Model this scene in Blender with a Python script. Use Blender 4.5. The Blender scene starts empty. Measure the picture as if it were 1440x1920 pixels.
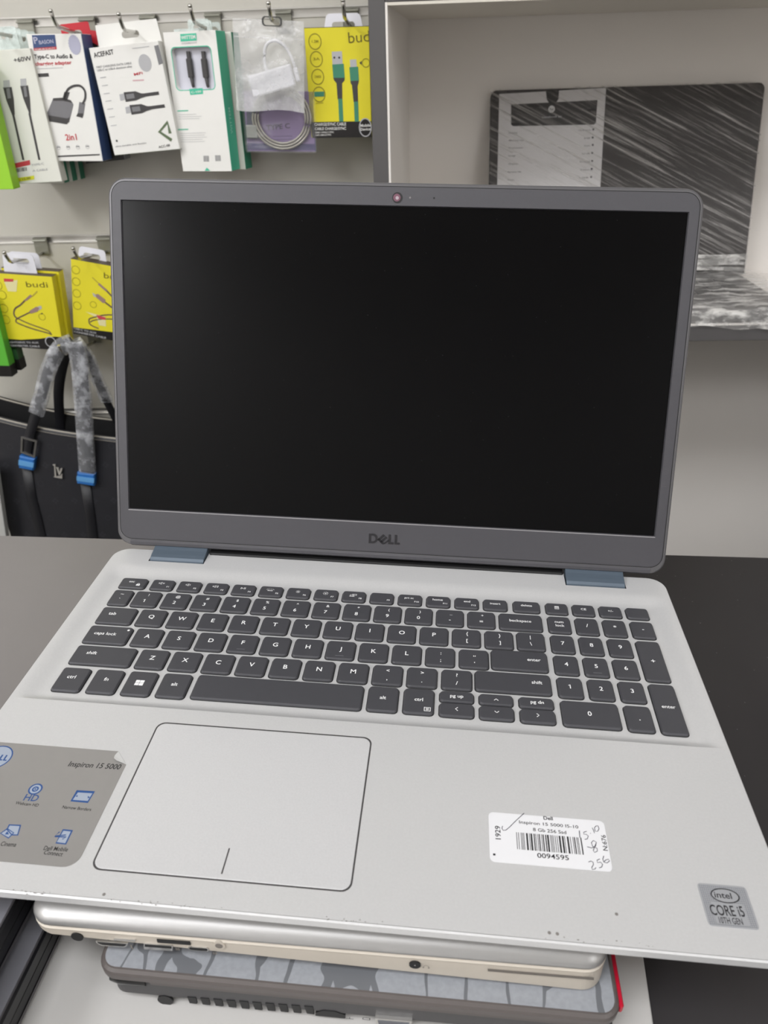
import bpy, math, random
import numpy as np
from mathutils import Matrix, Vector

random.seed(7)
sc = bpy.context.scene
col = sc.collection
sin, cos, pi = math.sin, math.cos, math.pi

# ------------------------------------------------------------------ camera
# Millimetre frame of the open laptop: x right, y away from the viewer, z up, deck top at z = 0.
F_PX = 1430.172
CAM_R = np.array([[0.9958569260859489, 0.09062426923474035, 0.00749830596295957],
                  [0.0517697089175888, -0.4972304447962602, -0.8660726193606985],
                  [-0.0747588122245999, 0.8628726016008288, -0.49986197435030455]])
CAM_C = np.array([36.8563, -391.5887, 282.5746])
ZO = 816.0                       # deck height above the shop floor (counter top at 750)
cam = bpy.data.cameras.new('camera')
cam.sensor_fit = 'AUTO'
cam.sensor_width = 36.0
cam.lens = F_PX / 1920.0 * 36.0
cam.clip_start = 0.01
cam.dof.use_dof = True
cam.dof.focus_distance = 0.45
cam.dof.aperture_fstop = 16.0
cam_o = bpy.data.objects.new('camera', cam)
col.objects.link(cam_o)
rot = Matrix(((CAM_R[0][0], -CAM_R[1][0], -CAM_R[2][0]),
              (CAM_R[0][1], -CAM_R[1][1], -CAM_R[2][1]),
              (CAM_R[0][2], -CAM_R[1][2], -CAM_R[2][2])))
cam_o.matrix_world = Matrix.Translation(((CAM_C[0]) / 1000, CAM_C[1] / 1000, (CAM_C[2] + ZO) / 1000)) @ rot.to_4x4()
sc.camera = cam_o

# ------------------------------------------------------------------ world, main and added fill lamps, exposure
w = bpy.data.worlds.new('world')
sc.world = w
w.use_nodes = True
w.node_tree.nodes['Background'].inputs[0].default_value = (0.95, 0.97, 1.0, 1)
w.node_tree.nodes['Background'].inputs[1].default_value = 0.12
sc.view_settings.view_transform = 'Standard'
sc.view_settings.look = 'None'
sc.view_settings.exposure = 0.07
sc.view_settings.gamma = 1.0
sc.view_settings.use_curve_mapping = False
CEIL = 2.65


def main_or_fill_lamp(x, y, sx, sy, power):
    l = bpy.data.lights.new('main_or_fill_lamp', 'AREA')
    l.shape = 'RECTANGLE'
    l.size, l.size_y = sx, sy
    l.energy = power
    l.color = (0.965, 0.975, 1.0)
    o = bpy.data.objects.new('main_or_fill_lamp', l)
    o.location = (x, y, CEIL - 0.03)
    col.objects.link(o)
    return o


main_or_fill_lamp(-0.35, -0.95, 1.2, 0.6, 26)
main_or_fill_lamp(1.25, -0.95, 1.2, 0.6, 9)
main_or_fill_lamp(-1.9, -1.3, 0.6, 1.2, 28)  # added fill lamp, softens the shadows from the left
main_or_fill_lamp(-1.9, -2.6, 0.6, 1.2, 44)  # added fill lamp, brightens the inside of the shelf
main_or_fill_lamp(2.2, -2.4, 0.6, 1.2, 24)  # added fill lamp on the right, also for the shelf inside

# ------------------------------------------------------------------ picture -> place
A_ = math.radians(2.9)
EX = np.array([cos(A_), sin(A_), math.tan(math.radians(2.0))]); EX /= np.linalg.norm(EX)
EY = np.array([-sin(A_), cos(A_), 0.0])
EZ = np.cross(EX, EY); EZ /= np.linalg.norm(EZ)
WO = np.array([-40.0, 590.0, 0.0])          # front edge of the shelf's side board
LT = 0.33685511505487514                    # lid leans back
LU = np.array([0, sin(LT), cos(LT)]); LN = np.array([0, -cos(LT), sin(LT)])
L0 = np.array([0.54, 37.027, 27.139])       # middle of the lower edge of the screen opening


def ray(q):
    return np.array([(q[0] - 720) / F_PX, (q[1] - 960) / F_PX, 1.0]) @ CAM_R


def hit(q, o, n):
    d = ray(q)
    return CAM_C + d * (np.dot(o - CAM_C, n) / np.dot(d, n))


def deck(px, py, z=0.0):
    h = hit((px, py), np.array([0, 0, z]), np.array([0, 0, 1.0]))
    return float(h[0]), float(h[1])


def wall(px, py, d):
    h = hit((px, py), WO + EY * d, EY) - WO
    return float(h @ EX), float(h @ EZ)


def lidp(px, py):
    h = hit((px, py), L0, LN) - L0
    return float(h[0]), float(h @ LU)


def frame(o, ax, ay, az):
    """4x4 in metres: local millimetre axes of the mm frame -> world."""
    m = Matrix(((ax[0], ay[0], az[0], o[0] / 1000), (ax[1], ay[1], az[1], o[1] / 1000),
                (ax[2], ay[2], az[2], (o[2] + ZO) / 1000), (0, 0, 0, 1)))
    return m


M_DECK = frame((0, 0, 0), (1, 0, 0), (0, 1, 0), (0, 0, 1))
M_WALL = frame(WO, EX, EY, EZ)
M_LID = frame(L0, (1, 0, 0), -LN, LU)     # local x right, y into the lid, z up the screen


def T(x, y, z):
    return Matrix.Translation((x / 1000, y / 1000, z / 1000))


def RZ(a): return Matrix.Rotation(a, 4, 'Z')
def RY(a): return Matrix.Rotation(a, 4, 'Y')
def RX(a): return Matrix.Rotation(a, 4, 'X')


# ------------------------------------------------------------------ materials
def srgb(c):
    out = []
    for v in c[:3]:
        v = v / 255.0
        out.append(v / 12.92 if v <= 0.04045 else ((v + 0.055) / 1.055) ** 2.4)
    return out + [1.0]


MATS = {}


def mat(name, rgb, rough=0.5, metal=0.0, spec=0.5, noise=0.0, nscale=60.0, bump=0.0, bscale=400.0, alpha=1.0,
        coat=0.0, stretch=None, trans=0.0):
    if name in MATS:
        return MATS[name]
    m = bpy.data.materials.new(name)
    m.use_nodes = True
    nt = m.node_tree
    b = nt.nodes['Principled BSDF']
    c = srgb(rgb)
    b.inputs['Base Color'].default_value = c
    b.inputs['Roughness'].default_value = rough
    b.inputs['Metallic'].default_value = metal
    b.inputs['Specular IOR Level'].default_value = spec
    b.inputs['Alpha'].default_value = alpha
    b.inputs['Coat Weight'].default_value = coat
    b.inputs['Transmission Weight'].default_value = trans
    tc = nt.nodes.new('ShaderNodeTexCoord')
    mp = nt.nodes.new('ShaderNodeMapping')
    nt.links.new(tc.outputs['Object'], mp.inputs['Vector'])
    if stretch:
        mp.inputs['Scale'].default_value = stretch
    n = nt.nodes.new('ShaderNodeTexNoise')
    n.inputs['Scale'].default_value = nscale
    n.inputs['Detail'].default_value = 4.0
    nt.links.new(mp.outputs[0], n.inputs['Vector'])
    r = nt.nodes.new('ShaderNodeMixRGB')
    k = max(noise, 0.012)
    r.inputs[1].default_value = [max(v * (1 - k), 0) for v in c[:3]] + [1]
    r.inputs[2].default_value = [min(v * (1 + k), 1) for v in c[:3]] + [1]
    nt.links.new(n.outputs['Fac'], r.inputs[0])
    nt.links.new(r.outputs[0], b.inputs['Base Color'])
    if bump > 0:
        n2 = nt.nodes.new('ShaderNodeTexNoise')
        n2.inputs['Scale'].default_value = bscale
        n2.inputs['Detail'].default_value = 2.0
        nt.links.new(mp.outputs[0], n2.inputs['Vector'])
        bp = nt.nodes.new('ShaderNodeBump')
        bp.inputs['Strength'].default_value = bump
        bp.inputs['Distance'].default_value = 0.0004
        nt.links.new(n2.outputs['Fac'], bp.inputs['Height'])
        nt.links.new(bp.outputs[0], b.inputs['Normal'])
    MATS[name] = m
    return m


def dusty(m, col_dust, scale, thresh, amount=1.0, seed=0.0):
    """sprinkle specks (dust, lint) over a procedural material"""
    nt = m.node_tree
    b = nt.nodes['Principled BSDF']
    src = b.inputs['Base Color'].links[0].from_socket
    v = nt.nodes.new('ShaderNodeTexVoronoi')
    v.inputs['Scale'].default_value = scale
    mp = nt.nodes.new('ShaderNodeMapping')
    mp.inputs['Location'].default_value = (seed, seed * 2, seed * 3)
    tc = nt.nodes.new('ShaderNodeTexCoord')
    nt.links.new(tc.outputs['Object'], mp.inputs[0])
    nt.links.new(mp.outputs[0], v.inputs['Vector'])
    # only some of the cells carry a speck
    cr = nt.nodes.new('ShaderNodeMath'); cr.operation = 'LESS_THAN'
    nt.links.new(v.outputs['Distance'], cr.inputs[0]); cr.inputs[1].default_value = thresh
    sp = nt.nodes.new('ShaderNodeSeparateColor')
    nt.links.new(v.outputs['Color'], sp.inputs[0])
    g = nt.nodes.new('ShaderNodeMath'); g.operation = 'GREATER_THAN'
    nt.links.new(sp.outputs[0], g.inputs[0]); g.inputs[1].default_value = 0.55
    mu = nt.nodes.new('ShaderNodeMath'); mu.operation = 'MULTIPLY'
    nt.links.new(cr.outputs[0], mu.inputs[0]); nt.links.new(g.outputs[0], mu.inputs[1])
    m2 = nt.nodes.new('ShaderNodeMath'); m2.operation = 'MULTIPLY'
    nt.links.new(mu.outputs[0], m2.inputs[0]); nt.links.new(sp.outputs[1], m2.inputs[1])
    m3 = nt.nodes.new('ShaderNodeMath'); m3.operation = 'MULTIPLY'
    nt.links.new(m2.outputs[0], m3.inputs[0]); m3.inputs[1].default_value = amount
    mx = nt.nodes.new('ShaderNodeMixRGB')
    nt.links.new(m3.outputs[0], mx.inputs[0]); nt.links.new(src, mx.inputs[1])
    mx.inputs[2].default_value = srgb(col_dust)
    nt.links.new(mx.outputs[0], b.inputs['Base Color'])
    return m


def film(name, scale=(9, 9, 60), density=0.5, sharp=0.12, base=0.08, rough=0.18, rgb=(235, 235, 238), top=0.75, rotz=0.0):
    """thin clear plastic: mostly see-through, creases and their highlights painted as whitish streaks"""
    m = bpy.data.materials.new(name)
    m.use_nodes = True
    nt = m.node_tree
    b = nt.nodes['Principled BSDF']
    b.inputs['Base Color'].default_value = srgb(rgb)
    b.inputs['Roughness'].default_value = rough
    b.inputs['Specular IOR Level'].default_value = 0.7
    tc = nt.nodes.new('ShaderNodeTexCoord')
    m0 = nt.nodes.new('ShaderNodeMapping')
    m0.inputs['Rotation'].default_value = (0, rotz, 0)
    mp = nt.nodes.new('ShaderNodeMapping')
    mp.inputs['Scale'].default_value = scale
    nt.links.new(tc.outputs['Object'], m0.inputs[0])
    nt.links.new(m0.outputs[0], mp.inputs[0])
    n = nt.nodes.new('ShaderNodeTexNoise')
    n.inputs['Scale'].default_value = 1.0
    n.inputs['Detail'].default_value = 5.0
    n.inputs['Roughness'].default_value = 0.65
    nt.links.new(mp.outputs[0], n.inputs['Vector'])
    r = nt.nodes.new('ShaderNodeMapRange')
    r.inputs['From Min'].default_value = density
    r.inputs['From Max'].default_value = density + sharp
    r.inputs['To Min'].default_value = base
    r.inputs['To Max'].default_value = top
    nt.links.new(n.outputs['Fac'], r.inputs['Value'])
    nt.links.new(r.outputs[0], b.inputs['Alpha'])
    bp = nt.nodes.new('ShaderNodeBump')
    bp.inputs['Strength'].default_value = 0.9
    bp.inputs['Distance'].default_value = 0.004
    nt.links.new(n.outputs['Fac'], bp.inputs['Height'])
    nt.links.new(bp.outputs[0], b.inputs['Normal'])
    MATS[name] = m
    return m


# ------------------------------------------------------------------ mesh building (millimetres)
def rrect(x0, x1, y0, y1, r, seg=6):
    """counter-clockwise outline of a rounded rectangle; r one number or four (bl, br, tr, tl)"""
    if not isinstance(r, (tuple, list)):
        r = (r,) * 4
    out = []
    for (cx, cy, a0, rr) in ((x0 + r[0], y0 + r[0], pi, r[0]), (x1 - r[1], y0 + r[1], 1.5 * pi, r[1]),
                             (x1 - r[2], y1 - r[2], 0, r[2]), (x0 + r[3], y1 - r[3], 0.5 * pi, r[3])):
        for i in range(seg + 1):
            a = a0 + 0.5 * pi * i / seg
            out.append((cx + rr * cos(a), cy + rr * sin(a)))
    return out


def circle(cx, cy, r, n=24, ry=None):
    ry = r if ry is None else ry
    return [(cx + r * cos(2 * pi * i / n), cy + ry * sin(2 * pi * i / n)) for i in range(n)]


class MB:
    def __init__(self):
        self.v = []; self.f = []; self.mi = []; self.smooth = []

    def add(self, vs, fs, mi=0, smooth=False):
        o = len(self.v)
        self.v += [tuple(float(c) for c in p) for p in vs]
        self.f += [tuple(i + o for i in f) for f in fs]
        self.mi += [mi] * len(fs)
        self.smooth += [smooth] * len(fs)
        return self

    def rings(self, rings, cap0=True, cap1=True, mi=0, smooth=False, closed=True):
        n = len(rings[0]); vs = []; fs = []
        for r in rings: vs += list(r)
        for k in range(len(rings) - 1):
            for i in range(n if closed else n - 1):
                j = (i + 1) % n
                fs.append((k * n + i, k * n + j, (k + 1) * n + j, (k + 1) * n + i))
        self.add(vs, fs, mi, smooth)
        o = len(self.v) - len(vs)
        if cap0:
            self.f.append(tuple(o + i for i in reversed(range(n)))); self.mi.append(mi); self.smooth.append(False)
        if cap1:
            self.f.append(tuple(o + (len(rings) - 1) * n + i for i in range(n))); self.mi.append(mi); self.smooth.append(False)
        return self

    def prism(self, poly, a0, a1, axis='z', mi=0, bev=0.0):
        """extrude a closed 2-d outline from a0 to a1 along the axis; bev shrinks the a1 end a little"""
        def P(p, a):
            return (p[0], p[1], a) if axis == 'z' else ((p[0], a, p[1]) if axis == 'y' else (a, p[0], p[1]))
        rs = [[P(p, a0) for p in poly]]
        if bev > 0:
            s = 1 if a1 > a0 else -1
            rs.append([P(p, a1 - s * bev) for p in poly])
            rs.append([P(p, a1) for p in inset(poly, bev)])
        else:
            rs.append([P(p, a1) for p in poly])
        return self.rings(rs, mi=mi)

    def box(self, x0, x1, y0, y1, z0, z1, mi=0, bev=0.0):
        if bev <= 0:
            vs = [(x, y, z) for z in (z0, z1) for y in (y0, y1) for x in (x0, x1)]
            return self.add(vs, [(0, 2, 3, 1), (4, 5, 7, 6), (0, 1, 5, 4), (2, 6, 7, 3), (0, 4, 6, 2), (1, 3, 7, 5)], mi)
        b = bev
        def q(e, z): return [(x0 + e, y0 + b, z), (x0 + b, y0 + e, z), (x1 - b, y0 + e, z), (x1 - e, y0 + b, z),
                             (x1 - e, y1 - b, z), (x1 - b, y1 - e, z), (x0 + b, y1 - e, z), (x0 + e, y1 - b, z)]
        return self.rings([q(b * .6, z0), q(0, z0 + b), q(0, z1 - b), q(b * .6, z1)], mi=mi)

    def tube(self, pts, r, n=10, mi=0, caps=True):
        pts = [Vector(p) for p in pts]; rings = []
        rr = r if isinstance(r, (list, tuple)) else [r] * len(pts)
        up = Vector((0, 0, 1))
        for i, p in enumerate(pts):
            t = (pts[min(i + 1, len(pts) - 1)] - pts[max(i - 1, 0)]).normalized()
            ref = up if abs(t.dot(up)) < 0.95 else Vector((1, 0, 0))
            a = t.cross(ref).normalized(); b = t.cross(a).normalized()
            rings.append([tuple(p + a * rr[i] * cos(2 * pi * k / n) + b * rr[i] * sin(2 * pi * k / n)) for k in range(n)])
        return self.rings(rings, caps, caps, mi, True)

    def ribbon2(self, pts, wid, a, axis='z', mi=0):
        """flat line of a given width in the plane z = a (or y = a)"""
        n = len(pts); L = []; Rr = []
        for i in range(n):
            p0 = pts[max(i - 1, 0)]; p1 = pts[min(i + 1, n - 1)]
            dx, dy = p1[0] - p0[0], p1[1] - p0[1]
            l = math.hypot(dx, dy) or 1.0
            nx, ny = -dy / l * wid / 2, dx / l * wid / 2
            L.append((pts[i][0] + nx, pts[i][1] + ny)); Rr.append((pts[i][0] - nx, pts[i][1] - ny))
        vs = []
        for p in L + Rr:
            vs.append((p[0], p[1], a) if axis == 'z' else (p[0], a, p[1]))
        return self.add(vs, [(i, n + i, n + i + 1, i + 1) for i in range(n - 1)], mi)

    def flat(self, poly, a, axis='z', mi=0):
        vs = [(p[0], p[1], a) if axis == 'z' else (p[0], a, p[1]) for p in poly]
        return self.add(vs, [tuple(range(len(poly)))], mi)

    def ring2(self, outer, inner, a, axis='z', mi=0):
        n = len(outer)
        vs = [(p[0], p[1], a) if axis == 'z' else (p[0], a, p[1]) for p in list(outer) + list(inner)]
        return self.add(vs, [(i, (i + 1) % n, n + (i + 1) % n, n + i) for i in range(n)], mi)

    def strap(self, pts, wid, th, side=(1, 0, 0), mi=0, smooth=True):
        """band through 3-d points, wid along the side vector"""
        pts = [Vector(p) for p in pts]; rings = []
        ww = wid if isinstance(wid, (list, tuple)) else [wid] * len(pts)
        for i, p in enumerate(pts):
            t = (pts[min(i + 1, len(pts) - 1)] - pts[max(i - 1, 0)]).normalized()
            s = Vector(side); s = (s - t * s.dot(t)).normalized()
            nn = t.cross(s).normalized()
            h = ww[i] / 2; k = th / 2
            rings.append([tuple(p + s * a * h + nn * b * k) for a, b in
                          ((-1, -.5), (-.92, -1), (.92, -1), (1, -.5), (1, .5), (.92, 1), (-.92, 1), (-1, .5))])
        return self.rings(rings, mi=mi, smooth=smooth)

    def mesh(self, name, mats):
        me = bpy.data.meshes.new(name)
        me.from_pydata([(x / 1000, y / 1000, z / 1000) for x, y, z in self.v], [], self.f)
        for m in (mats if isinstance(mats, (list, tuple)) else [mats]):
            me.materials.append(m)
        me.polygons.foreach_set('material_index', self.mi)
        me.polygons.foreach_set('use_smooth', self.smooth)
        me.update()
        import bmesh
        bm = bmesh.new(); bm.from_mesh(me)
        bmesh.ops.recalc_face_normals(bm, faces=bm.faces)
        bm.to_mesh(me); bm.free()
        return me

    def build(self, name, mats, parent=None, M=None):
        return link(name, self.mesh(name, mats), parent, M)


def inset(poly, d):
    n = len(poly); out = []
    cx = sum(p[0] for p in poly) / n; cy = sum(p[1] for p in poly) / n
    area = sum(poly[i][0] * poly[(i + 1) % n][1] - poly[(i + 1) % n][0] * poly[i][1] for i in range(n))
    s = 1 if area > 0 else -1
    for i in range(n):
        p0 = poly[i - 1]; p = poly[i]; p1 = poly[(i + 1) % n]
        def nrm(a, b):
            dx, dy = b[0] - a[0], b[1] - a[1]; l = math.hypot(dx, dy)
            return (0, 0) if l < 1e-9 else (-dy / l * s, dx / l * s)
        n0 = nrm(p0, p); n1 = nrm(p, p1)
        if n0 == (0, 0): n0 = n1
        if n1 == (0, 0): n1 = n0
        mx, my = n0[0] + n1[0], n0[1] + n1[1]
        l2 = mx * mx + my * my
        k = 2.0 / l2 if l2 > 0.3 else 1.0
        out.append((p[0] + mx * k * d, p[1] + my * k * d))
    return out


def link(name, data, parent=None, M=None):
    o = bpy.data.objects.new(name, data)
    col.objects.link(o)
    if parent is not None:
        o.parent = parent
        if M is not None: o.matrix_local = M
    elif M is not None:
        o.matrix_world = M
    return o


def tag(o, label, cat, group=None):
    o['label'] = label; o['category'] = cat
    if group: o['group'] = group
    return o


def thing(name, label, cat, M, group=None):
    o = link(name, None, None, M)
    o.empty_display_size = 0.02
    return tag(o, label, cat, group)


def struct(o):
    o['kind'] = 'structure'
    return o


# ------------------------------------------------------------------ lettering
_TX = {}


def glyphs(s, bold=0.0, res=3):
    key_ = (s, bold)
    if key_ not in _TX:
        c = bpy.data.curves.new('t', 'FONT'); c.body = s; c.resolution_u = res; c.offset = bold
        o = bpy.data.objects.new('t', c)
        me = bpy.data.meshes.new_from_object(o)
        vs = [tuple(v.co) for v in me.vertices]; fs = [tuple(p.vertices) for p in me.polygons]
        bpy.data.objects.remove(o); bpy.data.curves.remove(c); bpy.data.meshes.remove(me)
        _TX[key_] = (vs, fs)
    return _TX[key_]


def _bounds(vs):
    xs = [v[0] for v in vs]; ys = [v[1] for v in vs]
    return min(xs), max(xs), min(ys), max(ys)


CAP = _bounds(glyphs('H')[0])[3]


def text(mb, s, p0, p1=None, cap=3.0, a=0.0, axis='z', align='l', mi=0, wmax=None, bold=0.012, shear=0.0):
    """lettering whose baseline runs from p0 towards p1 (2-d); fitted to |p1-p0| when p1 is given"""
    vs, fs = glyphs(s, bold)
    if not vs: return mb
    x0, x1, y0, y1 = _bounds(vs)
    k = cap / CAP
    kx = k
    ux, uy = 1.0, 0.0
    if p1 is not None:
        l = math.hypot(p1[0] - p0[0], p1[1] - p0[1])
        ux, uy = (p1[0] - p0[0]) / l, (p1[1] - p0[1]) / l
        kx = l / max(x1 - x0, 1e-6)
    offx = {'l': -x0, 'c': -(x0 + x1) / 2, 'r': -x1}[align] if p1 is None else -x0
    out = []
    for v in vs:
        lx = (v[0] + offx) * kx + shear * v[1] * k; ly = v[1] * k
        X = p0[0] + ux * lx - uy * ly; Y = p0[1] + uy * lx + ux * ly
        out.append((X, Y, a) if axis == 'z' else (X, a, Y))
    return mb.add(out, fs, mi)


# ================================================================== the room
WHITE_WALL = mat('white_paint', (226, 222, 216), 0.6, noise=0.02, nscale=9)
FLOOR_M = mat('grey_floor_tile', (150, 146, 140), 0.35, noise=0.05, nscale=12)
DIM_WALL = mat('pale_shop_wall', (218, 216, 214), 0.7, noise=0.1, nscale=5)
SLAT_M = mat('slatwall_laminate', (190, 187, 178), 0.38, noise=0.02, nscale=6)
ALU_M = mat('aluminium_insert', (205, 203, 198), 0.28, metal=0.75, noise=0.04, nscale=40)
GREY_LAM = mat('dark_grey_laminate', (92, 90, 90), 0.5, noise=0.03, nscale=30)
SHELF_WHITE = mat('shelf_white_laminate', (241, 236, 230), 0.55, noise=0.025, nscale=7)
EDGE_CREAM = mat('cream_edge_band', (224, 218, 206), 0.5)


def plain(name, x0, x1, y0, y1, z0, z1, m):
    b = MB().box(x0, x1, y0, y1, z0, z1)
    o = b.build(name, m, None, Matrix.Identity(4))
    return struct(o)


plain('floor', -2600, 2900, -3000, 1400, -50, 0, FLOOR_M)
plain('ceiling', -2600, 2900, -3000, 1400, 2650, 2700, WHITE_WALL)
plain('wall_front', -2600, 2900, -3050, -3000, 0, 2650, DIM_WALL)
plain('wall_left', -2650, -2600, -3000, 1400, 0, 2650, WHITE_WALL)
plain('wall_right', 2900, 2950, -3000, 1400, 0, 2650, WHITE_WALL)
plain('wall_back', -2600, 2900, 1400, 1450, 0, 2650, WHITE_WALL)

# slatwall: horizontal boards with metal-lined grooves between them
SLAT_D = 80.0
GROOVES = (351 + 248, 351, 103, -147, -396, -644)
slat = struct(link('trim_1', None, None, M_WALL))
XL, XR = -1500, -18.5
tops = [1300] + [g - 9 for g in GROOVES]
bots = list(GROOVES) + [-780]
for a, b in zip(tops, bots):
    MB().box(XL, XR, SLAT_D, SLAT_D + 16, b, a, bev=0.8).build('board', SLAT_M, slat)
MB().box(XL, XR, SLAT_D + 17, SLAT_D + 30, -780, 1300).build('backing', SLAT_M, slat)
for g in GROOVES:
    mb = MB()
    mb.box(XL, XR, SLAT_D - 1.6, SLAT_D + 14, g - 1.2, g + 0.4)          # upper lip
    mb.box(XL, XR, SLAT_D - 1.0, SLAT_D + 14, g - 10.2, g - 8.6)         # lower lip
    mb.box(XL, XR, SLAT_D + 4, SLAT_D + 6, g - 9, g)
    mb.build('groove_insert', ALU_M, slat)

# shelf unit on the right: dark grey boards, white inside
SHD = 275.0
shelf = thing('display_shelf', 'white display shelf with dark grey front edges beside the slatwall', 'shelf', M_WALL)
def sh(name, *a, m=GREY_LAM, bev=0.6):
    return MB().box(*a, bev=bev).build(name, m, shelf)
sh('side_board', -18, 0, 0, SHD + 18, -760, 1300)
sh('side_board', 860, 878, 0, SHD + 18, -760, 1300)
sh('shelf_board', 0.5, 859.5, 0, SHD, -31, -12)
sh('shelf_board', 0.5, 859.5, 0, SHD, 348, 367)
sh('back_panel', 0.5, 859.5, SHD, SHD + 8, -11.5, 347.5, m=SHELF_WHITE)
sh('back_panel', 0.5, 859.5, SHD, SHD + 8, -760, -31.5, m=SHELF_WHITE)
sh('back_panel', 0.5, 859.5, SHD, SHD + 8, 367.5, 1300, m=SHELF_WHITE)
MB().prism([(0.2, 0.8), (2.6, 0.8), (22, SHD - 0.5), (0.2, SHD - 0.5)], -11.7, 347.7).build('side_lining', SHELF_WHITE, shelf)
sh('top_lining', 2.7, 859, 1.0, SHD - 1, 344.6, 347.8, m=EDGE_CREAM, bev=0.3)
sh('shelf_lining', 2.7, 859, 3.0, SHD - 1, -11.9, -9.8, m=SHELF_WHITE, bev=0.3)

# ================================================================== the counter
CZ = -66.0
GREY_TOP = dusty(mat('warm_grey_counter', (128, 124, 122), 0.42, noise=0.03, nscale=15), (205, 203, 200), 55, 0.035, 0.5)
WHITE_TOP = mat('white_counter', (186, 184, 181), 0.4, noise=0.03, nscale=12)
dusty(WHITE_TOP, (90, 85, 80), 70, 0.05, 0.8, 3.0)
BLACK_TOP = dusty(mat('black_counter', (47, 45, 46), 0.42, noise=0.10, nscale=22), (150, 150, 150), 150, 0.07, 0.55, 1.0)
CARC = mat('counter_carcass', (70, 68, 66), 0.6)
counter = thing('shop_counter', 'shop counter with grey, white and black tops under the laptops', 'counter', M_DECK)
yb = lambda x: 127 + 10 + (x + 330) * 0.0495          # its back edge runs parallel to the wall


def slab(name, poly, z0, z1, m):
    MB().prism(poly, z0, z1, bev=1.0).build(name, m, counter)


XJ = lambda y: 139 + (-200 - y) * -0.055
slab('grey_top', [(-900, -118), (XJ(-118) - 0.4, -118), (XJ(120) - .4, yb(140)), (-900, yb(-900))], CZ - 18, CZ, GREY_TOP)
slab('white_top', [(-900, -700), (XJ(-700) - .4, -700), (XJ(-118) - 0.4, -118.6), (-900, -118.6)], CZ - 18, CZ, WHITE_TOP)
slab('black_top', [(XJ(-700), -700), (1000, -700), (1000, yb(1000)), (XJ(120), yb(140))], CZ - 18, CZ, BLACK_TOP)
MB().prism([(-880, -680), (980, -680), (980, yb(980) - 15), (-880, yb(-880) - 15)], -800, CZ - 18.2).build('cabinet', CARC, counter)
MB().box(-870, 970, -670, 60, -816, -800).build('plinth', CARC, counter)

# ================================================================== the open laptop
SILVER = mat('silver_paint', (201, 201, 201), 0.36, metal=0.25, noise=0.05, nscale=900, bump=0.10, bscale=1500)
PAD = mat('touchpad_silver', (205, 205, 206), 0.34, metal=0.25, noise=0.07, nscale=1200, bump=0.08, bscale=1800)
SHELLM = mat('lid_shell_grey', (100, 99, 101), 0.35, metal=0.5, noise=0.02)
BEZ = mat('bezel_grey', (68, 67, 71), 0.42, noise=0.04, nscale=500, bump=0.06, bscale=1500)
BLACK = mat('matte_black', (12, 12, 13), 0.6)
KEYM = mat('key_grey', (66, 66, 70), 0.45, noise=0.05, nscale=300, bump=0.05, bscale=2500)
KEYBAR = mat('homing_bar_grey', (96, 96, 100), 0.4)
LEG = mat('legend_white', (232, 232, 232), 0.5)
HINGE = mat('hinge_slate_blue', (82, 94, 106), 0.45, metal=0.2, noise=0.04, nscale=300)
SCR = mat('dark_screen', (4, 4, 5), 0.2, spec=0.15, noise=0.2, nscale=6)
dusty(SCR, (190, 190, 190), 210, 0.055, 0.42, 0.3)
GROOVE = mat('groove_shadow_grey', (60, 58, 58), 0.7)

lap = thing('open_laptop', 'open silver laptop with dark screen, grey keys and price sticker, on top of a stack', 'laptop', M_DECK)
# --- base body
X0, X1, YF, YB = -182, 182, -219, 29.2
def ring_at(e, z, rf=9, rb=11):
    return [(x, y, z) for x, y in rrect(X0 + e, X1 - e, YF + e, YB - e, (max(rf - e, 1), max(rf - e, 1), max(rb - e, 1), max(rb - e, 1)), 8)]
base = MB().rings([ring_at(.7, -.25), ring_at(0, -0.8), ring_at(0.1, -4.4), ring_at(2.5, -6.0), ring_at(13, -14.4), ring_at(16, -15)], cap0=False, smooth=False).build('base', SILVER, lap)
# --- deck with the sunk keyboard field
def ext(y, r=10.3):
    if y > YB - .7 - r:
        d = y - (YB - .7 - r); return X1 - .7 - r + math.sqrt(max(r * r - d * d, 0))
    rf = 8.3
    if y < YF + .7 + rf:
        d = (YF + .7 + rf) - y; return X1 - .7 - rf + math.sqrt(max(rf * rf - d * d, 0))
    return X1 - .7


def sstep(t):
    t = min(max(t, 0), 1); return t * t * (3 - 2 * t)


def hgt(x, y):
    if y <= -115 or y >= 12: return 0.0
    a = min((y + 115) / 6.0, 1.0); a = 1 - (1 - a) ** 2
    b = 1 - sstep((y + 2) / 13.0)
    c = sstep((180.0 - abs(x)) / 13.0)
    return -2.3 * a * b * c


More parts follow.
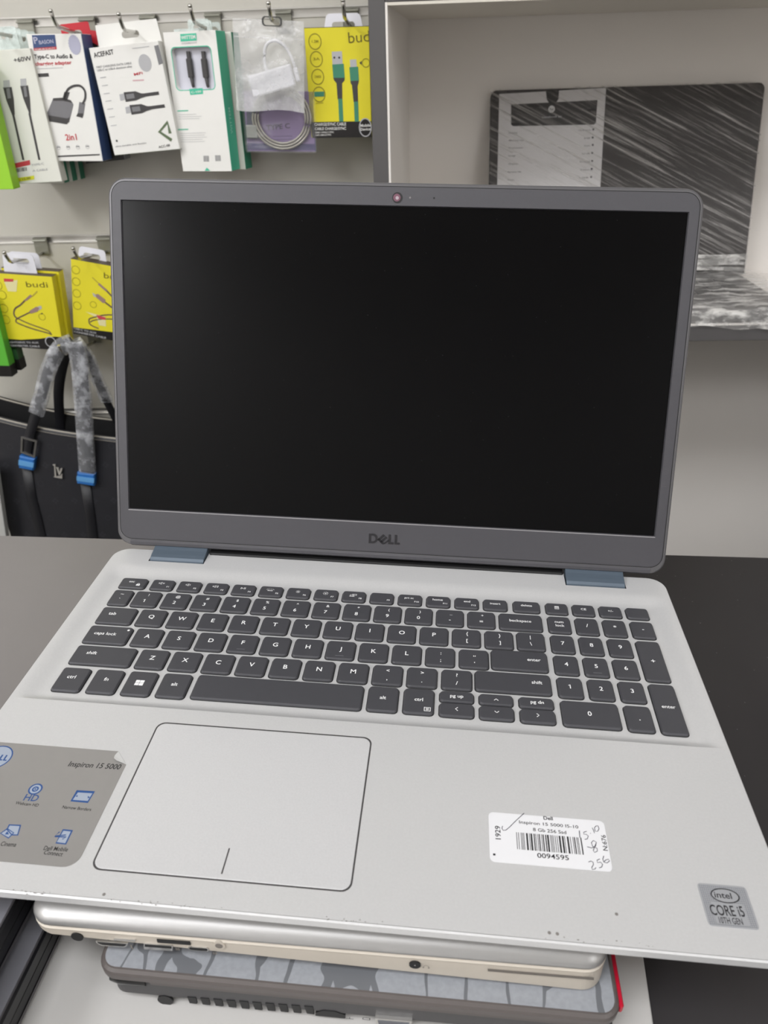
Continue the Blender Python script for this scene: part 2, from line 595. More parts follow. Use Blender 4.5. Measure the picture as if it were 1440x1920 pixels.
xs = [-166, -168, -170, -172, -174, -176, -178, -180] + [-155.3, -117.8, 118.3, 156.2] + list(range(-160, 161, 20)) + [166, 168, 170, 172, 174, 176, 178, 180]
xs = sorted(set(xs))
ys = [YF + .7, YF + 1.2, YF + 2, YF + 3.5, YF + 6, YF + 9, -190, -160, -140, -125, -115.35, -115, -114.6, -114, -113, -112, -111, -110, -109, -108, -107, -90, -70, -50, -30, -15, -4, -2, 0, 2, 4, 6, 8, 10, 12, 15.3, 18, 20, 22, 24, 26, 27.3, 28.2, 28.5]
vs = []; fs = []; nx = len(xs) + 2
for y in ys:
    e = ext(y); row = [-e] + [x for x in xs] + [e]
    for x in row:
        x = max(-e, min(e, x)); vs.append((x, y, hgt(x, y)))
for j in range(len(ys) - 1):
    for i in range(nx - 1):
        xa = ([-999] + xs + [999])[i]; xb = ([-999] + xs + [999])[i + 1]
        if ys[j] >= 15.2 and ((xa >= -155.4 and xb <= -117.7) or (xa >= 118.2 and xb <= 156.3)):
            continue
        fs.append((j * nx + i, j * nx + i + 1, (j + 1) * nx + i + 1, (j + 1) * nx + i))
MB().add(vs, fs, 0, True).build('deck', SILVER, lap)
for a, b in ((-155.3, -117.8), (118.3, 156.2)):
    nt = MB()
    nt.box(a - .2, b + .2, 15.1, 29.4, -4, -3.2)
    nt.box(a - .3, a, 15.1, 28.4, -4, -.06); nt.box(b, b + .3, 15.1, 28.4, -4, -.06); nt.box(a - .3, b + .3, 14.9, 15.3, -4, -.06)
    nt.build('hinge_well', BLACK, lap)
for a, b in ((-154.6, -118.4), (119, 155.6)):
    prof = [(16.0, -2.6), (16.0, -1.2), (16.6, 0.2), (18.2, 1.4), (21, 2.2), (25, 3.0), (29, 4.2), (31, 5.4), (36, 4.0), (36, -2.6)]
    MB().rings([[(a, y, z) for y, z in prof], [(a + .5, y, z + .15) for y, z in prof], [(b - .5, y, z + .15) for y, z in prof], [(b, y, z) for y, z in prof]]).build('hinge', HINGE, lap)
MB().box(-117.4, 118, 26.4, 33.5, -9, 1.4, bev=1.0).build('hinge_gap_shade', BLACK, lap)  # black bar added in place of the shadowed gap under the lid
# rubber feet under the base
for fx, fy in ((-120, -195), (95, -195), (-120, 5), (95, 5)):
    MB().rings([[(x, y, z) for x, y in rrect(fx - 14 + k, fx + 14 - k, fy - 4 + k, fy + 4 - k, 3, 4)] for z, k in ((-14.9, 0), (-16.4, 0), (-17.0, .6))]).build('rubber_foot', BLACK, lap)
# --- touchpad
tx0, tx1, ty0, ty1 = -98.2, 8.7, -206.2, -125.0
MB().ring2(rrect(tx0 - .35, tx1 + .35, ty0 - .35, ty1 + .35, 4.4, 6), rrect(tx0 + .6, tx1 - .6, ty0 + .6, ty1 - .6, 3.6, 6), 0.03).build('touchpad_gap', GROOVE, lap)
tp = MB().rings([[(x, y, z) for x, y in rrect(tx0 + .35 + e, tx1 - .35 - e, ty0 + .35 + e, ty1 - .35 - e, 4, 6)] for e, z in ((0, -.4), (0, 0.02), (.35, 0.12))]).build('touchpad', PAD, lap)
MB().box(-44.6, -44.0, -203.5, -191.6, 0.1, 0.16).build('button_line', GROOVE, tp)

# --- keys
KEYZ = -2.25
_KC = {}


def key_mesh(wd, ht):
    k = (round(wd, 1), round(ht, 1))
    if k not in _KC:
        a, b = wd / 2, ht / 2
        R4 = lambda e, z, r: [(x, y, z) for x, y in rrect(-a + e, a - e, -b + e, b - e, max(r - e, .4), 3)]
        mb = MB()
        mb.rings([R4(-.35, 0.0, 2), R4(-.35, .12, 2), R4(-.1, .3, 2), R4(.0, .45, 2)], cap0=False, cap1=False, mi=1)
        mb.rings([R4(.0, .45, 2), R4(.1, .9, 2), R4(.45, 1.42, 2), R4(.8, 1.55, 1.9)], cap0=False, cap1=True, mi=0, smooth=False)
        _KC[k] = mb.mesh('key', [KEYM, BLACK])
    return _KC[k]


def key(x0, x1, y0, y1):
    o = link('key', key_mesh(x1 - x0, y1 - y0), lap, T((x0 + x1) / 2, (y0 + y1) / 2, KEYZ))
    return o


LZ = 1.6


def legend(k, items):
    mb = MB()
    for it in items:
        if callable(it): it(mb)
        else:
            s, x, y, cap = it[:4]
            text(mb, s, (x, y - cap / 2), None, cap, LZ, 'z', it[4] if len(it) > 4 else 'c')
    if mb.v: mb.build('legend', LEG, k)
    if homing in items: MB().box(-2.3, 2.3, -5.4, -5.0, LZ - .06, LZ + .12).build('homing_bar', KEYBAR, k)


def ic_speaker(n, cross=False):
    def f(mb):
        ox, oy = -1.2, 1.1
        mb.ring2([(ox - 1.4, oy - .5), (ox - .6, oy - .5), (ox + .6, oy - 1.3), (ox + .6, oy + 1.3), (ox - .6, oy + .5), (ox - 1.4, oy + .5)],
                 [(ox - 1.1, oy - .25), (ox - .5, oy - .25), (ox + .35, oy - .8), (ox + .35, oy + .8), (ox - .5, oy + .25), (ox - 1.1, oy + .25)], LZ)
        for k in range(n):
            r = 1.0 + .6 * k
            mb.ribbon2([(ox + .5 + r * cos(t), oy + r * sin(t)) for t in np.linspace(-.8, .8, 6)], .24, LZ)
        if cross:
            mb.ribbon2([(ox + 1.2, oy - .6), (ox + 2.3, oy + .6)], .28, LZ); mb.ribbon2([(ox + 1.2, oy + .6), (ox + 2.3, oy - .6)], .28, LZ)
    return f


def ic_play(mb):
    ox, oy = -.8, 1.0
    mb.ring2([(ox - 1.2, oy - 1), (ox + .5, oy), (ox - 1.2, oy + 1)], [(ox - .95, oy - .55), (ox, oy), (ox - .95, oy + .55)], LZ)
    for dx in (1.0, 1.7): mb.ribbon2([(ox + dx, oy - 1), (ox + dx, oy + 1)], .3, LZ)


def ic_sun(big):
    def f(mb):
        ox, oy = -.4, .9
        mb.flat(circle(ox, oy, .45, 10), LZ)
        for k in range(8):
            t = k * pi / 4; r0, r1 = (.8, 1.35) if not big else (1.0, 1.7)
            mb.ribbon2([(ox + r0 * cos(t), oy + r0 * sin(t)), (ox + r1 * cos(t), oy + r1 * sin(t))], .28, LZ)
    return f


def ic_kbd(mb):
    ox, oy = -.6, .6
    mb.ring2([(ox - 1.7, oy - .7), (ox + 1.7, oy - .7), (ox + 1.3, oy + .3), (ox - 1.3, oy + .3)],
             [(ox - 1.3, oy - .45), (ox + 1.3, oy - .45), (ox + 1.0, oy + .05), (ox - 1.0, oy + .05)], LZ)
    for k in range(6):
        t = pi * (k + .5) / 6
        mb.ribbon2([(ox + 2.0 * cos(t), oy + .4 + 1.0 * sin(t)), (ox + 2.6 * cos(t), oy + .4 + 1.4 * sin(t))], .28, LZ)


def ic_disp(mb):
    for ox, oy, wv in ((-1.2, .5, 1.6), (.3, 1.2, 1.7)):
        mb.ring2([(ox - wv / 2 - .5, oy - .7), (ox + wv / 2 + .5, oy - .7), (ox + wv / 2 + .5, oy + .7), (ox - wv / 2 - .5, oy + .7)],
                 [(ox - wv / 2 - .25, oy - .45), (ox + wv / 2 + .25, oy - .45), (ox + wv / 2 + .25, oy + .45), (ox - wv / 2 - .25, oy + .45)], LZ)
    mb.ribbon2([(-2.8, -.6), (.4, -.6)], .3, LZ)


def ic_lock(mb):
    mb.flat([(2.6, -2.9), (5.0, -2.9), (5.0, -1.5), (2.6, -1.5)], LZ)
    mb.ribbon2([(3.0 + .8 + .8 * cos(t), -1.5 + .9 * sin(t)) for t in np.linspace(pi, 0, 8)], .4, LZ)


def ic_win(mb):
    for a in (0, 1):
        for b in (0, 1):
            x0 = -2.3 + 2.4 * a; y0 = -2.0 + 2.1 * b
            x1 = x0 + 2.2; y1 = y0 + 1.9
            mb.flat([(x0, y0), (x1, y0), (x1, y1), (x0, y1)], LZ)


def ic_menu(mb):
    mb.ring2([(3.0, -7.2), (6.4, -7.2), (6.4, -4.4), (3.0, -4.4)], [(3.3, -6.9), (6.1, -6.9), (6.1, -4.7), (3.3, -4.7)], LZ)
    for k in range(3): mb.ribbon2([(3.9, -5.2 - .55 * k), (5.5, -5.2 - .55 * k)], .3, LZ)


def ic_calc(mb):
    mb.ring2([(-1.3, -1), (1.3, -1), (1.3, 1.9), (-1.3, 1.9)], [(-1.05, -.75), (1.05, -.75), (1.05, 1.1), (-1.05, 1.1)], LZ)
    for i in range(3):
        for j in range(2): mb.flat([(-.8 + .6 * i, -.5 + .75 * j), (-.4 + .6 * i, -.5 + .75 * j), (-.4 + .6 * i, .0 + .75 * j), (-.8 + .6 * i, .0 + .75 * j)], LZ)


def chev(cx, cy, r, ang):
    def f(mb):
        p = [(-.5, -1), (.5, 0), (-.5, 1)]
        mb.ribbon2([(cx + r * (x * cos(ang) - y * sin(ang)), cy + r * (x * sin(ang) + y * cos(ang))) for x, y in p], .42, LZ)
    return f


def one_flag(x, y, cap):
    return lambda mb: mb.ribbon2([(x - .95, y + cap * .28), (x, y + cap * .46)], .36, LZ)


def homing(mb): pass


KP = 18.76
R_F, R_N, R_Q, R_A, R_Z, R_B = (-14.1, -3.6), (-32.0, -16.8), (-49.9, -34.6), (-67.9, -52.5), (-85.8, -70.4), (-106.4, -88.4)
LC = 3.1          # capital height of the letters
# function row
step = (65.6 + 144.6) / 12.0
fx = [(-164.8, -147.8)] + [(-144.6 + i * step, -144.6 + i * step + 14.6) for i in range(12)]
FL = [[('esc', -1.2, 1.2, 1.9), ic_lock], [ic_speaker(0, True)], [ic_speaker(1)], [ic_speaker(2)], [ic_play], [ic_kbd], [ic_sun(False)], [ic_sun(True)], [ic_disp], [],
      [('prt sc', -.6, 1.4, 1.7)], [('home', -.4, 1.4, 1.9)], [('end', .2, 1.4, 1.9)], [('insert', 0, .9, 1.9)], [('delete', 0, .9, 1.9)]]
fcols = fx[:13] + [(65.6, 80.2), (83.8, 100.0)]
for i, (c, it) in enumerate(zip(fcols, FL)):
    k = key(c[0], c[1], *R_F)
    it = list(it)
    if 1 <= i <= 12: it.append(('F%d' % i, 4.2, -2.2, 1.35))
    legend(k, it)
for i, it in enumerate(([ic_calc], [('CE', 0, .6, 1.9)], [('+/-', 0, .4, 1.9)], [])):
    x = 103.6 + i * 16.13
    legend(key(x, x + 13.3, *R_F), it)
# number row
legend(key(-164.8, -152.2, *R_N), [('~', 0, 3.2, 2.6), ('`', 0, -2.4, 2.9)])
for i, (a, b) in enumerate(zip('!@#$%^&*()_+', '1234567890-=')):
    x = -150.4 + i * KP
    legend(key(x, x + 16.3, *R_N), [(a, .6, 3.6, 2.1), (b, -.1, -2.2, 2.8)] + ([one_flag(-.1, -2.2, 2.8)] if b == '1' else []))
legend(key(74.7, 100.1, *R_N), [('backspace', -.2, .8, 2.2)])
# Q row
legend(key(-164.6, -142.9, *R_Q), [('tab', -3.0, 1.3, 2.5)])
for i, a in enumerate('QWERTYUIOP'):
    x = -140.6 + i * KP
    legend(key(x, x + 16.3, *R_Q), [(a, 0, .6, LC)])
for i, (a, b) in enumerate((('{', '['), ('}', ']'))):
    x = -140.6 + (10 + i) * KP
    legend(key(x, x + 16.3, *R_Q), [(a, .4, 3.4, 2.6), (b, .4, -2.8, 2.6)])
legend(key(84.2, 100.1, -49.6, -34.0), [('|', -.2, 3.4, 2.6), ('\\', -.2, -2.6, 2.8)])
# A row
def capdot(mb): mb.flat(circle(10.6, 4.6, .75, 12), LZ)
legend(key(-164.6, -138.9, *R_A), [('caps lock', -1.6, .6, 2.4), capdot])
for i, a in enumerate('ASDFGHJKL'):
    x = -136.5 + i * KP
    legend(key(x, x + 16.3, *R_A), [(a, 0, .6, LC)] + ([homing] if a in 'FJ' else []))
for i, (a, b) in enumerate(((':', ';'), ('\u201c', '\u2018'))):
    x = -136.5 + (9 + i) * KP
    legend(key(x, x + 16.3, *R_A), [(a, .3, 2.6 - (1.5 if i else 0), 2.6), (b, .3, -3.2 - (1.0 if i else 0), 2.6)])
legend(key(69.0, 100.1, -67.3, -51.0), [('enter', 8.0, 1.0, 2.3)])
# Z row
legend(key(-164.4, -129.6, *R_Z), [('shift', -7.0, 1.4, 2.4)])
for i, a in enumerate('ZXCVBNM'):
    x = -127.1 + i * KP
    legend(key(x, x + 16.3, *R_Z), [(a, 0, .6, LC)])
for i, (a, b) in enumerate((('<', ','), ('>', '.'), ('?', '/'))):
    x = -127.1 + (7 + i) * KP
    legend(key(x, x + 16.3, *R_Z), [(a, 0, 3.2, 2.4), (b, 0, -3.0, 2.6)])
legend(key(59.7, 100.2, -85.2, -69.6), [('shift', 12.8, 1.0, 2.3)])
# bottom row
for i, it in enumerate(([('ctrl', -.4, 1.5, 2.4)], [('fn', .2, 1.2, 2.4)], [ic_win], [('alt', .2, 0.6, 2.4)])):
    x = -164.1 + i * 18.75
    legend(key(x, x + 15.7, R_B[0] - .7 + i * .25, R_B[1] - .7 + i * .25), it)
key(-89.2, 0.9, -105.6, -87.7)
legend(key(3.6, 19.5, -105.4, -87.4), [('alt', 0, .6, 2.3)])
legend(key(22.3, 38.2, -105.3, -87.2), [('ctrl', 0, .9, 2.3), ic_menu])
for i in range(3):
    x0, x1 = ((41.0, 58.9), (61.6, 79.3), (82.3, 100.2))[i]
    dz = (0, -.1, -.4)[i]
    ku = key(x0, x1, -95.1 + dz, -87.3 + dz)
    kd = key(x0, x1, -105.5 + dz, -96.0 + dz)
    legend(ku, [[('pg up', 0, .3, 2.2)], [chev(0, -.3, 1.1, pi / 2)], [('pg dn', .4, .3, 2.2)]][i])
    legend(kd, [[chev(0, .4, 1.2, pi)], [chev(0, .4, 1.1, -pi / 2)], [chev(0, .4, 1.2, 0)]][i])
# number pad
NP = 16.2
for r, (row, names) in enumerate(((R_N, ('num', '/', '*', '-')), (R_Q, '789'), (R_A, '456'), (R_Z, '123'))):
    for i, a in enumerate(names):
        x = 103.6 + i * NP
        it = [(a, 0, .4, 2.9)]
        if a == 'num': it = [('num', 0, 2.2, 2.1), ('lock', .2, -1.2, 2.1)]
        if a == '5': it.append(homing)
        if a == '1': it.append(one_flag(0, .4, 2.9))
        legend(key(x, x + 13.2, row[0] - .1 - .06 * i, row[1] - .1 - .06 * i), it)
legend(key(152.1, 165.4, -68.7, -35.1), [('+', 0, -.6, 3.2)])
legend(key(103.7, 132.9, -106.2, -88.2), [('0', -.6, .2, 3.0)])
legend(key(135.8, 149.2, -106.6, -88.7), [('.', 0, 0, 3.2)])
legend(key(152.0, 165.4, -107.0, -71.0), [('enter', .4, 1.0, 2.2)])

# --- lid
RIM = 2.1
lid = MB().rings([[(x, y, z) for x, z in rrect(-181.2 + e, 181.2 - e, -25.2 + e, 209.2 - e, (10 - e if e < 9 else 1, 10 - e if e < 9 else 1, 11.5 - e, 11.5 - e), 8)]
                  for e, y in ((1.1, -0.6), (.3, -.2), (0, 0.8), (0.4, 4.2), (3, 5.6), (6, 6.0))], cap0=False).build('lid', SHELLM, lap, M_DECK.inverted() @ M_LID)
oo = rrect(-181.2 + 1.1, 181.2 - 1.1, -25.2 + 1.1, 209.2 - 1.1, (8.9, 8.9, 10.4, 10.4), 8)
oi = rrect(-179.2, 179.2, -21.0, 207.0, (8, 8, 9, 9), 8)
og = rrect(-178.75, 178.75, -20.6, 206.6, (7.6, 7.6, 8.6, 8.6), 8)
MB().ring2(oo, oi, -0.6, 'y').build('rim', SHELLM, lid)
MB().ring2(oi, og, -0.45, 'y').build('rim_gap', BLACK, lid)
OPW, OPT = 173.0, 195.9
op = rrect(-OPW, OPW, -0.7, OPT, .4, 8)
op2 = rrect(-OPW + .5, OPW - .5, -0.1, OPT - .4, .3, 8)
bz = MB()
bz.ring2(og, inset(og, .4), -0.75, 'y')
bz.ring2(inset(og, .4), op, -0.95, 'y')
n_ = len(op)
bz.add([(x, -.95, z) for x, z in op] + [(x, 0.5, z) for x, z in op2], [(i, (i + 1) % n_, n_ + (i + 1) % n_, n_ + i) for i in range(n_)])
bz.build('bezel', BEZ, lid)
LIP = mat('bezel_lip_grey', (150, 148, 150), 0.35, metal=0.3)
MB().box(-OPW, OPW, -1.02, -.2, -1.15, -.55).build('bezel_lip', LIP, lid)
MB().box(-OPW - .4, OPW + .4, .35, 2.0, -1.2, OPT + .4).build('screen', SCR, lid)
# chin cover between the hinges
CH = MB()
prof = [(-.4, -21.0), (-1.6, -22.5), (-1.5, -24.4), (1.5, -25.8), (4.5, -25.6), (4.5, -21)]
CH.rings([[(x, y, z) for y, z in prof] for x in (-172, -171, 171, 172)]).build('lower_cover', BEZ, lid)
# webcam, LED, microphone
wc = MB().prism(circle(0, 200.4, 3.15, 28), -.9, -1.15, 'y').build('webcam', mat('webcam_black', (22, 18, 20), 0.4), lid)
MB().prism(circle(-.3, 200.4, 2.2, 24), -1.1, -1.22, 'y').build('lens', mat('lens_plum', (112, 76, 90), 0.5, spec=0.3), wc)
MB().prism(circle(-.1, 200.2, 1.0, 20), -1.2, -1.3, 'y').build('lens_core', mat('lens_core_grey', (165, 152, 158), 0.5, spec=0.3), wc)
MB().prism(circle(7.7, 200.6, .55, 12), -.9, -1.02, 'y').build('status_light', mat('status_lens', (120, 118, 118), 0.3), lid)
MB().prism(circle(22.2, 200.6, .6, 12), -.9, -1.02, 'y').build('microphone_hole', BLACK, lid)
# raised wordmark on the chin
LOGO = mat('wordmark_dark', (40, 39, 42), 0.3, metal=0.2)
lg = MB()


def dell(mb, x0, x1, z0, z1, a0, axis='y', th=None):
    """the D-E-L-L wordmark with its tilted E"""
    W_, H_ = x1 - x0, z1 - z0
    P = lambda pts: [(x0 + u * W_, z0 + v * H_) for u, v in pts]
    def put(poly):
        if th: mb.prism(P(poly), a0, a0 + th, axis)
        else: mb.flat(P(poly), a0, axis)
    # D as a band
    o = [(0, 0), (.14, 0)] + [(.14 + .15 * sin(t), .5 - .5 * cos(t)) for t in np.linspace(.25, pi - .25, 9)] + [(.14, 1), (0, 1)]
    i = [(.075, .2), (.13, .2)] + [(.13 + .085 * sin(t), .5 - .3 * cos(t)) for t in np.linspace(.25, pi - .25, 9)] + [(.13, .8), (.075, .8)]
    O2, I2 = P(o), P(i)
    if th:
        n = len(O2)
        for aa in (a0, a0 + th): mb.ring2(O2, I2, aa, axis)
        for loop in (O2, I2):
            vs = [((p[0], aa, p[1]) if axis == 'y' else (p[0], p[1], aa)) for aa in (a0, a0 + th) for p in loop]
            mb.add(vs, [(k, (k + 1) % n, n + (k + 1) % n, n + k) for k in range(n)])
    else:
        mb.ring2(O2, I2, a0, axis)
    # tilted E: spine and three bars
    put([(.27, .42), (.44, -.06), (.50, .10), (.33, .58)])
    put([(.27, .42), (.46, 1.0), (.52, .84), (.33, .30)])
    put([(.35, .22), (.54, .80), (.60, .64), (.41, .08)])
    put([(.44, -.06), (.62, .48), (.67, .34), (.49, -.06)])
    for u in (.63, .83):
        put([(u, 0), (u + .17, 0), (u + .17, .2), (u + .075, .2), (u + .075, 1), (u, 1)])


dell(lg, -10.3, 10.3, -14.8, -8.4, -1.25, 'y', .35)
lg.build('wordmark', LOGO, lid)

# --- stickers on the palm rest
def deck_poly(pts): return [deck(x, y) for x, y in pts]


INK = mat('black_ink', (28, 28, 30), 0.6)
BLUE_INK = mat('blue_ink', (36, 74, 130), 0.5)
PALE_BLUE = mat('pale_blue_ink', (166, 176, 192), 0.4, metal=0.3)
o_ = rrect(-176, -104.3, -206.7, -145.2, (6, 6, .4, 6), 5)
o_ = [p for p in o_ if not (p[0] > -106 and p[1] > -147)]
idx = max(range(len(o_)), key=lambda i: (o_[i][0], o_[i][1]))
o_ = o_[:idx + 1] + [(-104.3, -152.6), (-111.0, -145.2)] + o_[idx + 1:]
FOIL = mat('feature_sticker_grey', (158, 156, 154), 0.3, metal=0.45, noise=0.04, nscale=30)
stick = MB().prism(o_, 0.02, 0.14).build('feature_sticker', FOIL, lap)
stick['label'] = 'grey feature sticker with blue icons and one corner folded over'
MB().add([(-111.0, -145.2, .16), (-104.3, -152.6, .16), (-109.2, -151.6, 1.2), (-110.9, -150.4, 1.3), (-111.4, -148.5, .9)],
         [(0, 1, 2, 3, 4)]).build('folded_corner', mat('sticker_back_white', (206, 206, 204), 0.4), stick)
tb = MB()
text(tb, 'Inspiron 15 5000', deck(127, 1437), deck(224, 1443), 2.9, .16, shear=.12)
text(tb, 'Webcam HD', deck(28, 1508), deck(71, 1513), 1.5, .16)
text(tb, 'Narrow Borders', deck(116, 1516), deck(170, 1521), 1.5, .16)
text(tb, 'Cinema', deck(0, 1586), deck(29, 1588), 2.0, .16)
text(tb, 'Dell Mobile', deck(81, 1594), deck(126, 1597), 1.9, .16)
text(tb, 'Connect', deck(81, 1602), deck(116, 1606), 1.9, .16)
tb.build('printed_text', INK, stick)
ib = MB()
D2 = lambda pts: deck_poly(pts)
cxy = (-166.6, -154.2)
ib.ring2(circle(*cxy, 7.0, 32), circle(*cxy, 6.4, 32), .16)
dell(ib, -171.6, -161.2, -156.0, -152.6, .16, 'z')
wcx, wcy = deck(66.5, 1480)
ib.ring2(circle(wcx, wcy, 3.1, 24), circle(wcx, wcy, 2.4, 24), .17)
ib.ring2(circle(wcx, wcy, 1.5, 16), circle(wcx, wcy, .8, 16), .17)
ib.flat(circle(wcx, wcy, .45, 8), .17)
text(ib, 'HD', deck(43, 1501), deck(69, 1503), 3.4, .17)
q = D2([(132, 1503), (165, 1506), (178, 1484), (144, 1482)])
ib.ring2(q, D2([(136, 1501), (164, 1503), (174, 1487), (147, 1485)]), .17)
ib.flat(D2([(132, 1503), (165, 1506), (167, 1502.5), (134, 1500)]), .175)
ib.flat(D2([(142.5, 1486), (176, 1488), (178, 1484), (144, 1482)]), .175)
ib.flat(D2([(142, 1493.5), (146, 1491), (145, 1495)]), .175); ib.flat(D2([(169, 1495.5), (165, 1493), (164.5, 1497.5)]), .175)
q = D2([(104, 1582), (124, 1584), (137, 1557), (118, 1555)])
ib.ring2(q, D2([(106.5, 1579.5), (122.5, 1581.5), (133, 1559.5), (119, 1558)]), .17)
for l in ([(103, 1569), (124, 1570), (117, 1574)], [(124, 1566), (103, 1568), (112, 1560)]):
    ib.ribbon2(D2(l), .55, .18)
ib.ring2(D2([(12, 1556), (17, 1546), (40, 1547), (34, 1567), (22, 1567)]), D2([(14.5, 1555.5), (18.5, 1548.3), (37, 1549.3), (32.5, 1565), (23, 1565)]), .17)
ib.ring2(D2([(0, 1563), (14, 1553), (27, 1562), (16, 1573)]), D2([(2.5, 1563), (14, 1555.5), (24.5, 1562), (16, 1570.6)]), .18)
ib.flat(D2([(9, 1565), (17, 1565), (14, 1559)]), .185)
ib.build('printed_icons', BLUE_INK, stick)
pb = MB()
pb.flat(circle(wcx, wcy, 2.6, 20), .15); pb.flat(q, .15); pb.flat(D2([(132, 1503), (165, 1506), (178, 1484), (144, 1482)]), .15)
pb.flat(D2([(12, 1556), (17, 1546), (40, 1547), (34, 1567), (22, 1567)]), .15); pb.flat(D2([(0, 1563), (14, 1553), (27, 1562), (16, 1573)]), .155)
pb.flat(circle(*cxy, 6.5, 28), .15)
pb.build('icon_tint', PALE_BLUE, stick)

# price label with barcode
PAPER = mat('label_paper', (220, 220, 222), 0.5)
bx = deck_poly([(916, 1521.6), (1133.9, 1541), (1147.6, 1635.6), (919.7, 1614.2)])
x0, x1, y0, y1 = 64.4, 114.4, -187.3, -162.8
lab = MB().prism(rrect(x0, x1, y0, y1, 2.2, 5), 0.02, 0.14).build('price_label', PAPER, lap)
lab['label'] = 'white barcode price label with handwriting'
pt = MB()
def lp(a, b): return deck(880 + a * .38889, 1480 + b * .38889)      # positions read off an enlarged view of the label
text(pt, 'Dell', lp(358, 147), lp(403, 150), 1.75, .16, bold=.025)
text(pt, 'Inspiron 15 5000 I5-10', lp(240, 165), lp(526, 190), 1.5, .16)
text(pt, '8 Gb 256 Ssd', lp(307, 202), lp(468, 217), 1.6, .16)
text(pt, '0094595', lp(328, 330), lp(481, 343), 2.2, .16)
text(pt, '1929', lp(152, 243), lp(148, 178), 2.2, .16)
text(pt, 'N:676', lp(668, 298), lp(656, 222), 1.9, .16)
pt.flat([lp(114, 310), lp(126, 311), (lp(126, 311)[0], lp(126, 320)[1]), (lp(114, 310)[0], lp(114, 320)[1])], .16)
rnd = random.Random(4)
ax, _ = lp(231, 290); bx_, _ = lp(560, 318)
yt = lp(395, 222)[1]; ybm = lp(400, 304)[1]
x = ax
widths = []
while x < bx_ - .4:
    wv = rnd.choice((.28, .28, .5, .28, .75)); gp = rnd.choice((.3, .3, .55, .8))
    pt.flat([(x, ybm), (x + wv, ybm), (x + wv, yt), (x, yt)], .16); x += wv + gp
pt.build('printed_text', INK, lab)
PEN = mat('pen_ink', (52, 52, 66), 0.5)
hw = MB()
def pen(pts, wd=.32): hw.ribbon2([lp(a, b) for a, b in pts], wd, .18)
pen([(160, 178), (157, 190), (163, 199), (176, 198), (195, 182), (225, 152), (264, 116)])
pen([(530, 200), (531, 215), (533, 234)], .36)
pen([(565, 204), (551, 208), (552, 218), (563, 218), (573, 226), (569, 240), (556, 243)])
pen([(583, 213), (585, 214)], .5)
pen([(592, 186), (598, 198), (603, 212)])
pen([(611, 178), (603, 186), (606, 203), (618, 204), (625, 192), (620, 177), (611, 178)])
pen([(568, 278), (590, 284), (608, 276), (612, 256), (598, 248), (588, 258), (594, 276), (616, 286), (617, 299), (604, 306), (597, 296), (603, 280), (611, 262)])
pen([(574, 352), (586, 347), (596, 352), (598, 364), (590, 378), (593, 388), (605, 386), (610, 378)])
pen([(629, 337), (615, 343), (618, 355), (632, 352), (642, 362), (638, 376), (625, 380)])
pen([(648, 322), (643, 338), (649, 353), (664, 356), (675, 347), (671, 338), (657, 342), (648, 352)])
hw.build('handwriting', PEN, lab)

# processor sticker
PST = mat('processor_sticker_silver', (176, 178, 182), 0.35, metal=0.4, noise=0.05, nscale=80)
x0, x1, y0, y1 = 147.2, 166.2, -206.9, -189.0
ps = MB().prism(rrect(x0, x1, y0, y1, 1.4, 4), .02, .16).build('processor_sticker', PST, lap)
gl = MB()
for i in range(1, 24): gl.box(x0 + .78 * i, x0 + .78 * i + .16, y0 + .6, y1 - .6, .16, .17)
for i in range(1, 22): gl.box(x0 + .6, x1 - .6, y0 + .8 * i, y0 + .8 * i + .16, .16, .17)
gl.build('fine_grid', mat('sticker_grid_grey', (126, 128, 134), 0.4), ps)
pk = MB()
pk.flat(rrect(x0 + 3.2, x1 - 3.2, y0 + 1.2, y0 + 10, .5, 2), .18)
pk.flat(circle(156.9, -193.6, 5.2, 24, 2.9), .18)
pk.build('text_panel', PST, ps)
tk = MB()
text(tk, 'intel', lp(1184, 522), lp(1268, 530), 2.5, .2)
tk.ring2(circle(157.0, -193.7, 5.6, 32, 3.2), circle(157.0, -193.7, 5.1, 32, 2.75), .2)
text(tk, 'CORE i5', lp(1168, 606), lp(1332, 616), 4.2, .2)
text(tk, '10TH GEN', lp(1208, 646), lp(1322, 655), 2.5, .2)
tk.build('printed_text', INK, ps)
# scuffs along the front edge
SCUFF = mat('scuff_grey', (120, 116, 112), 0.7)
sf = MB()
rn = random.Random(11)
for i in range(60):
    px = rn.choice((rn.uniform(20, 100), rn.uniform(200, 420), rn.uniform(600, 720), rn.uniform(1000, 1260)))
    py = 1655 + px * .0865 + 12 + rn.uniform(-3, 5)
    x, y = deck(px, py); r = rn.uniform(.12, .4)
    sf.flat([(x + r * rn.uniform(.6, 1.6) * cos(t), y + r * .6 * sin(t)) for t in np.linspace(0, 5.2, 6)], .04)
for px, py in ((195, 1677), (706 + 450, 1714), (1030, 1749), (1045, 1751)):
    x, y = deck(px, py); sf.flat(circle(x, y, .7, 8), .04)
sf.build('scuff_marks', SCUFF, lap)

# ================================================================== closed laptops under and beside it
LID2 = mat('brushed_silver_lid', (172, 171, 170), 0.38, metal=0.6, noise=0.03, nscale=200, bump=0.05, bscale=900)
BASE2 = mat('champagne_base', (188, 180, 168), 0.5, metal=0.15, noise=0.03, nscale=200)
STEEL = mat('port_steel', (200, 198, 194), 0.25, metal=0.9)
PORT = mat('port_black', (14, 14, 15), 0.5)
YAW2 = 0.013
M2 = M_DECK @ T(-6.5, -215.6, 0) @ RZ(YAW2)
lap2 = thing('closed_laptop', 'closed silver laptop with champagne base and side ports, second in the stack', 'laptop', M2)
W2, D2L = 119.5, 322.0


